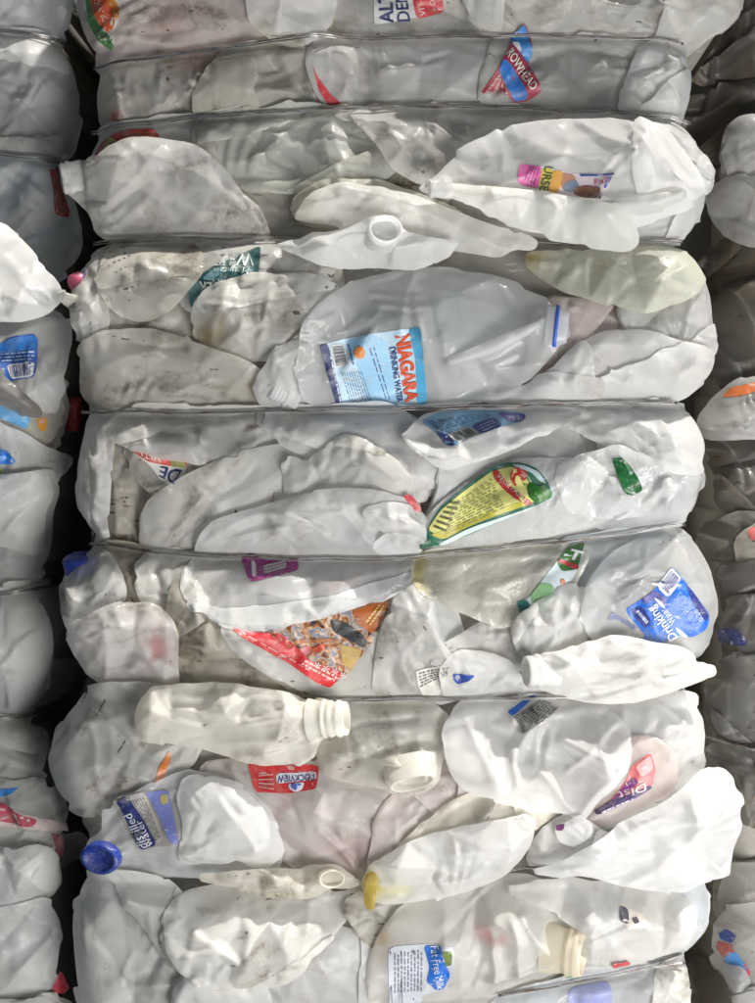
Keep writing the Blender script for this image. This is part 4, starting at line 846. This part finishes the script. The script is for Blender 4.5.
j.patch('653,597 661,601 666,608 664,609 658,603', (.72, .76, .82), parent=lb, off=2.0, name='white_swoosh'); j.patch('676,627 684,632 691,638 688,639 680,634', (.72, .76, .82), parent=lb, off=2.0, name='white_swoosh')
j.fine('700,632 672,598 680,590 708,622', 6, (.28, .40, .72), lb, off=2.0, seed=15, fill=.35); j.text('0.26', '706,620 698,609 694,612 702,623', (.55, .62, .78), lb, off=2.2); j.fine('646,626 634,612 640,608 650,620', 1, (.55, .62, .8), lb, off=2.1, seed=3)
j.patch('646,628 656,625 666,634 672,642 655,646 645,640', (.08, .16, .38), name='torn_label', dirt=.7); j.patch('607,620 612,612 626,620 640,628 634,630 618,620', (.14, .17, .28), name='torn_label', dirt=.7)
j = Jug('smudged jug with torn print beside the sixth wire in the middle', '378,702 384,640 396,616 412,620 436,642 452,668 456,702', tint=GREY, soil=.45, T=13, R=18, parts=True, cr=[(400, 625, 410, 695, 3, 9), (436, 645, 446, 690, 3, 5)])
lb = j.patch('416,672 430,668 452,664 455,676 440,698 424,700 418,686', (.60, .58, .54), name='torn_label', dirt=.6); j.fine('420,690 448,676 450,666 418,673', 5, (.10, .10, .10), lb, seed=16)
j = Jug('white rounded jug base with a blue mark above the sixth wire', '440,670 454,652 488,652 514,664 526,684 560,696 480,702 446,703', tint=CLEAN, soil=.2, T=17, R=18, parts=True, lift=3, cr=[(450, 680, 515, 690, -3, 6)])
j.patch('453,674 476,675 470,681 458,686 454,681', (.015, .06, .34), name='blue_print')
j = Jug('large white jug squeezed in the middle by the fifth wire, with a purple label', '190,552 200,534 216,521 252,507 302,494 342,489 380,491 408,500 424,518 428,536 420,556 412,562 410,580 370,600 320,616 272,629 232,625 202,610 182,592 184,570', stains=[(230, 565, 40, 6, (0.5, 0.45, 0.38), 0.5), (345, 587, 22, 7, (0.78, 0.6, 0.6), 0.7)], tint=(0.89, 0.89, 0.89), soil=.24, T=20, R=30, lift=4, parts=True, name='milk_jug', big=2, small=.7,
        cr=[(215, 530, 340, 500, 4, 10), (250, 540, 345, 515, 3, 10), (200, 600, 400, 575, 4, 9), (340, 515, 372, 545, 4, 6), (320, 590, 410, 570, 4, 5)])
lb = j.patch('239,557 250,553 262,561 286,561 296,558 298,570 290,573 270,577 252,582 247,577', (.26, .02, .17), name='label', label='purple and white torn label'); j.patch('262,566 284,561 286,568 264,574', (.60, .56, .58), parent=lb, off=1.5, name='white_print'); j.patch('249,560 254,563 256,577 252,577', (.70, .62, .68), parent=lb, off=1.5, name='stripe_print'); j.fine('264,573 285,567 284,562 263,567', 2, (.3, .1, .2), lb, off=2.0)
Jug(None, '362,516 376,502 396,499 414,510 428,534 410,541 386,532', of=j, tint=(0.91, 0.91, 0.91), soil=.10, T=8, R=10, lift=1.5, crumple=1.6, cr=[(376, 512, 424, 534, 5, 5), (390, 502, 400, 532, -3, 5)], name='crumpled_neck', small=1)
Jug(None, '370,546 388,530 414,536 427,541 421,553 404,560 384,559', of=j, tint=(0.91, 0.91, 0.91), soil=.10, T=8, R=10, lift=1.5, crumple=1.6, cr=[(378, 552, 420, 542, 5, 5)], name='crumpled_neck', small=1)
j.patch('403,496 410,494 420,505 422,513 414,510', (.46, .03, .04), off=1.2, name='red_scrap')
Jug(None, '186,600 230,612 300,602 372,586 412,572 410,584 370,602 320,617 272,630 232,626 204,612', of=j, tint=(0.91, 0.92, 0.92), soil=.08, T=8, R=9, lift=2.5, big=0, small=.3)

# roll 7
j = Jug('boxy soiled jug at the left end of the seventh roll', '38,772 42,742 66,708 80,693 140,690 206,700 190,756 162,790 132,800 102,812 72,815 50,802', tint=GREY, soil=.45, T=18, R=26, parts=True, cr=[(60, 725, 130, 715, 4, 9), (64, 740, 70, 700, 3, 6), (100, 700, 108, 760, 3, 10), (50, 760, 150, 770, 3, 16)])
j.patch('152,790 158,768 168,752 169,762 162,780 160,792', (.55, .16, .03), name='torn_label', dirt=.5)
j = Jug('pinkish milk jug with an upside down red label in the seventh roll', '196,772 250,764 320,768 384,778 404,800 398,832 388,860 366,886 322,876 286,866 256,834 226,792', stains=[(350, 855, 28, 16, (0.78, 0.52, 0.52), 0.7), (285, 810, 10, 30, (0.78, 0.5, 0.5), 0.5)], tint=(0.87, 0.82, 0.80), soil=.28, T=14, R=24, parts=True, name='milk_jug', cr=[(285, 838, 350, 870, 3, 10), (300, 800, 380, 850, 3, 16)])
lb = j.patch('246,766 265,768 318,768 318,776 316,790 290,795 268,794 254,794', (.50, .025, .03), label='red dairy label, upside down')
j.patch('275,776 316,774 316,781 302,783 276,786', (.58, .60, .68), parent=lb, off=1.5, name='plaque_print'); j.text('ROCKVIEW', '314,776 276,778 277,785 314,782', (.05, .05, .18), lb, off=2.2, bold=.015)
j.patch('287,786 304,784 302,791 295,794 289,791', (.60, .62, .70), parent=lb, off=1.7, name='badge_print'); j.patch('289,786 302,785 300,790 295,792 291,790', (.06, .10, .42), parent=lb, off=2.1, name='badge_print'); j.fine('274,792 258,790 257,776 272,774', 4, (.70, .42, .40), lb, off=2.1, seed=19, fill=.3)
Jug('thin pink tinged jug fold between the two lower middle necks', '380,812 420,784 470,756 504,782 474,822 410,862 372,882', tint=(0.90, 0.84, 0.82), soil=.25, T=9, cr=[(395, 830, 480, 770, 4, 9)])
j = Jug('dirty white jug with its open neck pointing down in the middle', '308,716 360,703 430,705 452,722 446,756 437,782 420,794 398,797 384,788 350,786 318,776', tint=(0.89, 0.87, 0.81), soil=.38, T=20, R=22, lift=4, parts=True, name='milk_jug', cr=[(330, 720, 430, 730, 4, 14), (390, 720, 400, 780, 3, 10)])
j.lathe('neck', (410, 772), (.25, 1, 1.0), [(-14, 28), (-6, 27), (0, 25), (2, 26.5), (4, 25), (6, 26.5), (8, 25), (12, 24), (14, 22), (13, 20.5), (0, 21), (-12, 22)], squash=.5, soil=.3)
Jug('grey translucent jug at the right end of the seventh roll', '600,708 660,698 700,704 716,730 714,780 692,804 640,814 600,834 600,780', tint=CLEAN, soil=.25, T=16, R=24, cr=[(660, 705, 668, 790, 4, 12), (690, 710, 705, 780, 3, 9)])
j = Jug('jug with a red and navy label half hidden at right of the seventh roll', '588,760 620,742 652,740 672,756 670,786 640,804 604,824 584,822', tint=PINK, soil=.25, T=10, R=16, parts=True, name='milk_jug', small=.4, big=1)
lb = j.patch('650,752 655,768 652,785 635,797 610,810 597,815 594,811 610,800 622,785 632,763', (.50, .10, .11), label='red and navy label, upside down')
j.patch('597,815 594,811 612,799 650,784 652,787 635,797 610,810', (.04, .02, .10), parent=lb, off=1.4, name='navy_band'); j.patch('612,800 624,784 632,776 638,780 626,792', (.22, .04, .22), parent=lb, off=1.5, name='purple_print'); j.patch('634,765 650,754 653,768 640,776', (.62, .30, .30), parent=lb, off=1.4, name='pink_print')
j.text('Dist', '644,781 616,792 619,799 645,789', (.75, .55, .55), lb, off=2.1); j.fine('632,796 600,811 602,814 634,799', 1, (.55, .5, .6), lb, off=2.1); j.text('M', '632,777 624,781 626,786 634,782', (.30, .22, .30), lb, off=2.1)
Jug('beige jug side above the bright folded yellow edged jug', '368,884 400,852 450,812 500,786 542,790 562,802 536,826 480,850 420,872', tint=CREAM, soil=.3, T=11, cr=[(420, 850, 540, 800, 3, 14)])
Jug('crumpled white jug rags between the two large bright jugs', '536,870 545,836 562,820 580,824 600,838 620,846 590,866 560,880', tint=CLEAN, soil=.35, T=10, R=10, small=4, cr=[(545, 850, 600, 850, 4, 6)])
j = Jug('water jug reading distilled, with a round blue cap at lower left', '78,866 82,846 98,836 98,820 110,802 148,784 180,775 212,775 242,785 266,806 279,832 283,860 276,885 230,888 180,885 130,884 98,880', tint=(0.89, 0.90, 0.91), soil=.14, T=24, R=32, lift=5, parts=True, name='water_jug', mat=CLEAR, cr=[(215, 790, 245, 845, 5, 7), (120, 860, 200, 875, 3, 12)], big=1, small=.5)
lb = j.patch('110,803 126,796 143,791 168,789 172,800 178,825 182,845 158,847 139,853 125,830', (.30, .28, .25), label='navy and grey distilled water label')
j.patch('115,802 127,796 142,820 157,845 139,853 126,826', NAVY, parent=lb, off=1.4, name='navy_band'); j.patch('128,796 143,791 152,810 164,838 158,845 142,818', (.44, .42, .38), parent=lb, off=1.4, name='nutrition_panel'); j.patch('145,792 168,790 172,806 180,843 172,845 160,820 152,804', (.16, .19, .46), parent=lb, off=1.4, name='blue_print'); j.patch('160,795 168,794 168,803 161,805', (.40, .34, .12), parent=lb, off=1.8, name='gold_print')
j.text('distilled', '148,848 130,814 122,818 138,851', (.72, .74, .80), lb, off=2.1); j.text('water', '153,845 140,820 135,823 147,848', (.72, .74, .80), lb, off=2.1); j.fine('131,800 156,842 162,838 144,796', 5, (.12, .12, .12), lb, off=2.0, seed=21, fill=.35)
j.lathe('blue_cap', (104, 854), (-.25, .12, 1), [(-8, 19), (-6, 20), (5, 20), (7, 18.5), (7.3, 15.5), (6.3, 14.8), (6.3, .1)], paintcol=(.010, .03, .22), squash=.78, roll=.15, rough=.4, h=30)
Jug(None, '178,862 183,832 176,800 182,776 212,776 242,786 266,808 279,834 282,856 262,870 240,858 222,866 206,862 192,868', of=j, tint=CLEAN, soil=.04, T=9, R=10, lift=2, cr=[(190, 858, 222, 830, 4, 6), (205, 855, 250, 860, 4, 5), (225, 795, 252, 850, 5, 6), (200, 850, 215, 820, -3, 5)], big=1, mat=MILKY)
j = Jug('large white round shouldered jug hanging over the knot at right', '466,792 446,764 440,728 460,706 502,701 552,699 602,704 622,716 632,738 627,768 612,788 597,800 580,824 568,814 530,806 500,800', tint=CLEAN, soil=.12, T=26, R=38, lift=5, parts=True, name='milk_jug', cr=[(514, 782, 514, 750, 7, 5), (514, 750, 542, 722, 7, 5), (542, 722, 584, 707, 6, 5), (600, 728, 606, 775, 6, 6), (548, 752, 600, 768, 5, 6), (578, 820, 622, 768, 6, 6), (535, 770, 572, 808, 5, 6), (470, 720, 490, 790, 4, 8)], big=2, small=.5)
lb = j.patch('508,714 536,698 556,697 566,706 545,722 521,736', (.52, .51, .48), label='nutrition label with a blue edge'); j.patch('508,714 534,698 540,698 514,718', (.02, .11, .46), parent=lb, off=1.4, name='blue_band'); j.fine('522,732 560,710 548,700 515,720', 7, (.10, .10, .10), lb, off=1.9, seed=23, fill=.4); j.strips('522,733 562,709 548,699 514,719', [(0, .98, .0, .04), (0, .98, .95, 1), (.5, .53, 0, 1)], (.06, .06, .06), lb, off=2.0)
j = Jug('small white knotted jug scrap hanging below the round shouldered jug', '560,842 556,828 570,822 580,816 592,822 593,836 582,844 572,848', tint=CLEAN, soil=.1, T=12, R=9, small=3, lift=4, name='jug_scrap', cat='scrap', parts=True); j.patch('555,824 564,822 562,830 556,830', (.14, .03, .12), name='purple_scrap')

# roll 8
j = Jug('big smooth grey jug in the bottom left of the middle bale', '62,934 68,902 84,882 120,879 164,890 196,926 222,976 200,1000 170,1050 84,1050 66,976', tint=(.89, .89, .87), soil=.38, T=24, R=34, cr=[(120, 985, 186, 965, 3, 10), (110, 990, 150, 988, 4, 5)], big=2)
Jug('plain jug flank behind the pointed grey jug at the bottom', '180,975 260,965 330,935 366,944 378,968 374,1050 180,1050', tint=CLEAN, soil=.2, T=16, cr=[(290, 960, 290, 1010, 4, 12)])
j = Jug('pointed dirty jug at the bottom left of centre', '162,944 164,912 178,896 220,888 262,896 300,902 340,898 362,888 356,908 340,932 312,956 290,982 262,989 216,992 192,976 170,962', tint=(.90, .895, .87), soil=.5, T=22, R=26, lift=5, cr=[(246, 900, 284, 940, 4, 9), (284, 940, 290, 982, 5, 8), (215, 990, 260, 960, 4, 7), (180, 925, 250, 925, 3, 14)], big=2)
Jug('brown soiled jug gap filler right of the yellow tipped jug', '346,910 372,896 420,902 410,936 384,950 366,940', tint=DIRTY, soil=.6, T=9)
j = Jug('wrinkled jug bottom right with a fat free milk label', '366,992 370,960 380,936 402,908 440,894 490,884 540,880 566,904 584,932 592,960 566,984 522,1000 490,1050 380,1050', stains=[(492, 937, 14, 9, (0.72, 0.3, 0.3), 0.8), (380, 940, 12, 20, (0.6, 0.42, 0.18), 0.7)], tint=(0.89, 0.88, 0.85), soil=.24, T=24, R=34, lift=3, parts=True, name='milk_jug', big=2, small=.5,
        cr=[(495, 950, 494, 980, 10, 6), (510, 925, 522, 975, 9, 7), (494, 982, 550, 970, 9, 5), (525, 920, 560, 965, 8, 7), (540, 990, 560, 965, 8, 6)])
lb = j.patch('388,953 395,948 440,944 454,947 455,980 440,996 424,1002 416,1030 390,1030', (.52, .54, .58), label='blue and white fat free milk label')
j.patch('424,947 441,945 443,960 451,978 446,993 438,997 427,986 430,970', (.015, .13, .52), parent=lb, off=1.5, name='blue_print'); j.text('Fat Free Milk', '430,947 438,996 445,993 438,946', (.72, .74, .78), lb, off=2.2); j.patch('442,951 452,950 452,966 446,968', (.14, .20, .04), parent=lb, off=1.5, name='green_print')
j.strips('392,1026 424,1000 424,949 390,953', [(0, .03, 0, 1), (.32, .35, 0, .98), (.68, .71, .0, .98)], (.10, .11, .16), lb, off=1.9); j.fine('394,1000 394,954 424,950 424,998', 9, (.22, .24, .32), lb, off=1.8, seed=25, fill=.35)
j.lathe('neck', (560, 952), (1, .12, .50), [(-16, 27), (-4, 25), (4, 23), (8, 22.5), (10, 24.5), (13, 24.5), (15, 22.5), (18, 24), (20, 24), (22, 22), (26, 21.5), (26.5, 18), (4, 18)], squash=.55, tint=(0.89, 0.83, 0.69), soil=.3)
Jug('outer clear jug rim at the bottom right end of the middle bale', '596,906 690,894 714,896 722,920 713,950 692,968 640,972 588,976', tint=(0.85, 0.87, 0.89), soil=.2, T=14, R=22, cr=[(700, 900, 690, 960, 3, 8)])
j = Jug('white jug with a small torn dark print under the large bright jug', '498,892 560,884 622,888 688,898 700,914 698,938 686,956 652,966 612,970 580,976 586,950 570,920', tint=(.92, .915, .90), soil=.14, T=24, R=28, lift=3, parts=True, name='milk_jug', cr=[(590, 945, 690, 935, 4, 12), (600, 895, 690, 930, 4, 10), (685, 905, 690, 945, 4, 8)], big=1, small=.5)
lb = j.patch('618,912 622,904 640,912 652,926 626,926', (.66, .58, .52), name='torn_label'); j.patch('618,918 619,904 628,908 627,922', (.05, .05, .08), parent=lb, off=1.5, name='dark_print'); j.patch('630,916 636,914 638,920 633,921', (.08, .06, .08), parent=lb, off=1.5, name='dark_print')
j = Jug('flattened jug strip with red and green marks along the bottom wire', '500,1012 520,1002 560,990 600,976 650,972 640,986 590,996 540,1012', tint=CLEAN, soil=.2, T=10, R=10, parts=True, lift=2)
j.patch('613,966 630,964 634,968 616,974', (.50, .04, .05), name='red_print', off=4); j.patch('568,984 578,978 582,984 574,990', (.05, .22, .10), name='green_print')
j = Jug('clear jug with a blue purple label at the bottom edge', '480,1050 500,1008 560,996 636,978 668,976 676,1000 670,1050', tint=(0.85, 0.87, 0.90), soil=.15, T=13, R=18, parts=True, mat=CLEAR, name='water_jug')
j.patch('570,1000 576,994 612,986 616,1010 572,1014', (.27, .30, .52)); j.patch('676,970 690,966 690,972 678,975', (.03, .05, .3), name='blue_scrap')
Jug('dirty jug at the bottom right corner of the middle bale', '660,980 690,968 700,1000 694,1050 662,1050', tint=GREY, soil=.5, T=10)

# ================================================================== baling wire
SHOWN = [' '.join(w.split()[1:-1]) for w in WIRES[:5]]+['200,703 330,702 480,702 600,700 640,698', '470,884 505,880 540,873 600,878', '500,1004 570,990 640,976 690,968']
for w, t in zip(SHOWN, ('double baling wire nearest the top of the middle bale', 'double baling wire below the blue and maroon water label', 'double baling wire above the dark green water label',
                        'double baling wire running just under the clear jug with the sky blue label', 'double baling wire squeezing the large white jug with the purple label', 'double baling wire just above the upright open jug neck',
                        'double baling wire mostly hidden behind the bright jugs at lower centre', 'lowest double baling wire at the bottom of the middle bale')):
    baling_wire(t, w, 'wires round the middle bale')
for w, t in zip(LWIRES, ('topmost baling wire on the left bale', 'baling wire on the left bale beside the flattened jug neck', 'baling wire on the left bale above the large rounded jug', 'baling wire on the left bale below the large rounded jug')):
    baling_wire(t, w, 'wires round the left bale')
for w, t in zip(RWIRES[2:3], ('baling wire on the right bale right of the red and navy label',)):
    baling_wire(t, w, 'wires round the right bale')

# ================================================================== jugs that stick out over the wires
j = Jug('long flattened white jug folded into blades at top centre', '290,212 308,192 344,181 386,183 440,201 500,222 541,234 538,243 518,243 502,252 470,246 430,241 386,238 350,224 304,217', tint=(.92, .915, .89), soil=.15, T=16, R=16, lift=8, over=True, parts=True, cr=[(340, 195, 530, 240, 6, 7), (320, 205, 500, 246, -4, 6), (370, 186, 420, 196, 3, 6)], big=0, small=.5)
j = Jug('white jug with an open mouth facing the viewer at top centre', '270,242 288,234 340,229 364,223 376,216 392,216 402,228 430,236 461,239 456,248 430,262 400,265 372,262 342,266 320,261 292,251', tint=CLEAN, soil=.12, T=20, R=16, lift=10, over=True, parts=True, name='milk_jug', cr=[(280, 242, 370, 238, 5, 10), (395, 245, 455, 242, 4, 8)], big=0, small=.4, mat=WHITE)
j.lathe('neck', (384, 233), (.16, -.22, 1), [(-16, 19), (0, 17), (6, 16.5), (8, 17.5), (10, 17), (10.5, 15), (8, 13.8), (-6, 13.5), (-7, .1)], squash=.85, soil=.1, mat=WHITE)
j = Jug('bright white jug with a pink and orange label, sticking out at upper right', '418,192 432,180 448,158 472,139 506,122 560,113 602,112 644,119 671,139 690,165 704,188 697,208 662,216 636,222 620,236 560,232 520,226 480,206 455,198 440,194', tint=(0.92, 0.92, 0.92), soil=.05, T=34, R=44, lift=24, over=True, parts=True, name='milk_jug', big=1, small=.8, fs=40, fac=.45,
        cr=[(632, 116, 628, 160, 13, 8), (630, 160, 636, 206, 11, 8), (584, 122, 626, 150, 9, 9), (490, 150, 560, 125, 5, 8), (470, 186, 560, 160, 5, 10)])
lb = j.patch('520,162 545,167 575,174 611,177 607,188 600,199 578,196 560,192 538,187 518,182', (.72, .62, .66), label='pink, yellow and orange label')
j.patch('520,162 543,167 539,187 518,182', (.66, .12, .36), parent=lb, off=1.5, name='pink_print'); j.patch('543,167 554,170 549,190 539,187', (.66, .55, .08), parent=lb, off=1.5, name='yellow_print'); j.patch('554,170 564,172 559,192 549,190', (.72, .36, .05), parent=lb, off=1.5, name='orange_print')
j.text('URSE', '545,166 540,189 549,190 554,168', (.05, .10, .05), lb, off=2.2, bold=.01); j.patch('563,173 574,175 577,184 566,190 561,186', (.46, .22, .14), parent=lb, off=1.6, name='brown_print'); j.patch('564,183 575,179 580,186 572,192 564,190', (.18, .22, .30), parent=lb, off=1.8, name='grey_print'); j.patch('574,187 588,186 600,190 598,198 584,197 574,193', (.22, .08, .05), parent=lb, off=1.8, name='brown_print')
j.strips('600,199 611,177 606,176 596,198', [(0, 1, 0, .45)], (.03, .08, .38), lb, off=1.9, name='blue_border'); j.strips('580,175 611,177 611,179 580,177', [(0, 1, 0, 1)], (.03, .08, .38), lb, off=1.9, name='blue_border'); j.text('Fall', '594,187 607,185 605,180 594,181', (.55, .08, .2), lb, off=2.0); j.fine('524,178 530,165 541,168 536,184', 4, (.30, .03, .18), lb, off=2.0, seed=31)
Jug(None, '633,118 656,126 674,142 692,167 704,189 692,202 664,204 640,205 632,186 629,158', of=j, tint=(.92, .92, .92), soil=.03, T=9, R=12, lift=3, over=True, big=2, small=.5, cr=[(640, 124, 690, 172, 6, 6), (645, 195, 690, 190, 4, 6)], mat=WHITE)
Jug(None, '584,206 612,203 640,203 680,195 683,203 656,214 632,218 604,214', of=j, tint=(.92, .92, .91), soil=.03, T=12, R=7, lift=3, over=True, big=0, small=.3, cr=[(590, 209, 678, 199, 5, 5)], mat=WHITE, pleats=0)
Jug(None, '434,184 470,184 540,192 596,204 630,216 639,240 630,247 596,243 552,235 504,221 466,202', of=j, tint=(0.92, 0.92, 0.89), soil=.05, T=12, R=12, lift=5, over=True, big=0, small=.3, cr=[(590, 208, 636, 242, 5, 8), (480, 196, 600, 222, 3, 12)], mat=WHITE)
j.lathe('neck', (436, 189), (-1, .15, .45), [(-14, 12), (0, 9.5), (4, 9), (7, 9.6), (9, 9), (9, 7.4), (0, 7), (-10, 7)], squash=.7, soil=.3, mat=MILKY)
j = Jug('white ribbed jug with a thin open neck, sticking out over the sixth wire', '536,690 540,656 560,654 582,647 602,640 624,636 660,645 690,650 702,660 704,668 726,668 729,681 714,685 700,690 670,700 622,708 580,706 556,697', tint=(.92, .92, .90), soil=.18, T=28, R=26, lift=10, over=True, parts=True, name='milk_jug', big=1, small=.8, fac=.5, wob=.5, mat=WHITE,
        cr=[(560, 662, 690, 655, 6, 6), (566, 676, 700, 664, -5, 5), (570, 688, 720, 674, 8, 5), (580, 697, 700, 682, -4, 4), (580, 703, 690, 690, 5, 5), (560, 668, 600, 645, 4, 5)])
j.lathe('neck', (544, 673), (-1, .06, .32), [(-16, 18), (-6, 17), (0, 15.5), (3, 17.5), (6, 17.5), (8, 15.5), (12, 16), (16, 15.5), (17, 14), (16, 12.5), (0, 12.5), (-12, 13)], squash=.85, soil=.3, mat=WHITE)
j = Jug('cream jug lying across the bale with its threaded neck pointing right', '132,738 135,702 150,689 202,686 262,690 284,695 300,706 318,704 330,706 330,740 318,746 311,762 296,771 250,768 200,752 160,745 140,746', tint=(.92, .895, .83), soil=.36, T=30, R=26, lift=10, over=True, parts=True, name='milk_jug', big=1, small=.7, mat=WHITE,
        cr=[(140, 712, 280, 708, 4, 14), (282, 695, 280, 740, 5, 7), (240, 760, 310, 745, 5, 7), (145, 740, 290, 745, 4, 9)])
j.lathe('neck', (322, 722), (1, -.06, .26), neck_profile(17, 25, 2, 14), squash=.86, tint=(0.92, 0.91, 0.85), soil=.1, mat=WHITE)
j = Jug('beige flattened jug with a squashed open mouth beneath the distilled water jug', '190,884 240,874 282,877 318,876 336,874 350,884 366,892 346,898 318,903 306,908 276,904 232,896', tint=CREAM, soil=.55, T=14, R=12, lift=5, over=True, parts=True, big=0, small=1, cr=[(220, 886, 310, 890, 4, 6), (290, 900, 320, 895, 4, 5)])
j.lathe('squashed_mouth', (330, 886), (.25, .05, 1), [(-9, 15), (0, 14), (4, 13.5), (5, 12), (3, 10.8), (-14, 10), (-15, .1)], squash=.7, tint=CREAM, soil=.5)
j = Jug('brightest jug, a big pleated white one sticking out at lower right', '534,880 558,872 590,851 620,831 650,812 690,788 712,776 734,775 746,786 748,798 755,806 752,824 755,838 746,858 744,874 740,889 700,896 660,898 620,891 590,881 560,882', tint=(0.92, 0.92, 0.92), soil=.05, T=34, R=36, lift=10, over=True, big=3, small=.8, fs=34, pleats=2, mat=MILKY, name='milk_jug',
        cr=[(560, 875, 690, 800, 6, 14), (690, 800, 692, 840, 8, 6), (692, 840, 740, 885, 6, 7), (672, 850, 600, 872, 4, 9), (698, 832, 754, 812, 6, 4), (704, 842, 752, 828, 5, 4), (700, 822, 748, 796, 6, 5), (700, 850, 748, 848, 5, 5), (690, 790, 745, 785, 5, 7), (676, 800, 692, 796, 6, 6), (640, 842, 700, 812, 4, 6)], crumple=1.3)
Jug('sharp folded white jug with a yellow tipped end at lower centre', '362,892 372,870 424,842 480,825 537,816 535,848 521,872 502,887 462,902 420,911 392,914 368,908', stains=[(376, 892, 12, 14, (0.8, 0.7, 0.12), 0.9), (400, 898, 14, 6, (0.85, 0.8, 0.35), 0.6)], tint=CLEAN, soil=.10, T=20, R=20, lift=4, over=True, cr=[(450, 870, 525, 860, 4, 4), (455, 862, 530, 845, 4, 4), (380, 890, 520, 872, 6, 8)], big=1, small=.4)
j = Jug('yellow stained jug end tucked under the folded white jug at lower centre', '364,890 370,877 375,880 376,900 371,918 367,906', tint=(.72, .58, .14), soil=.5, T=3, R=8, lift=2, over=True, big=0, small=.3, name='jug_scrap', cat='scrap')
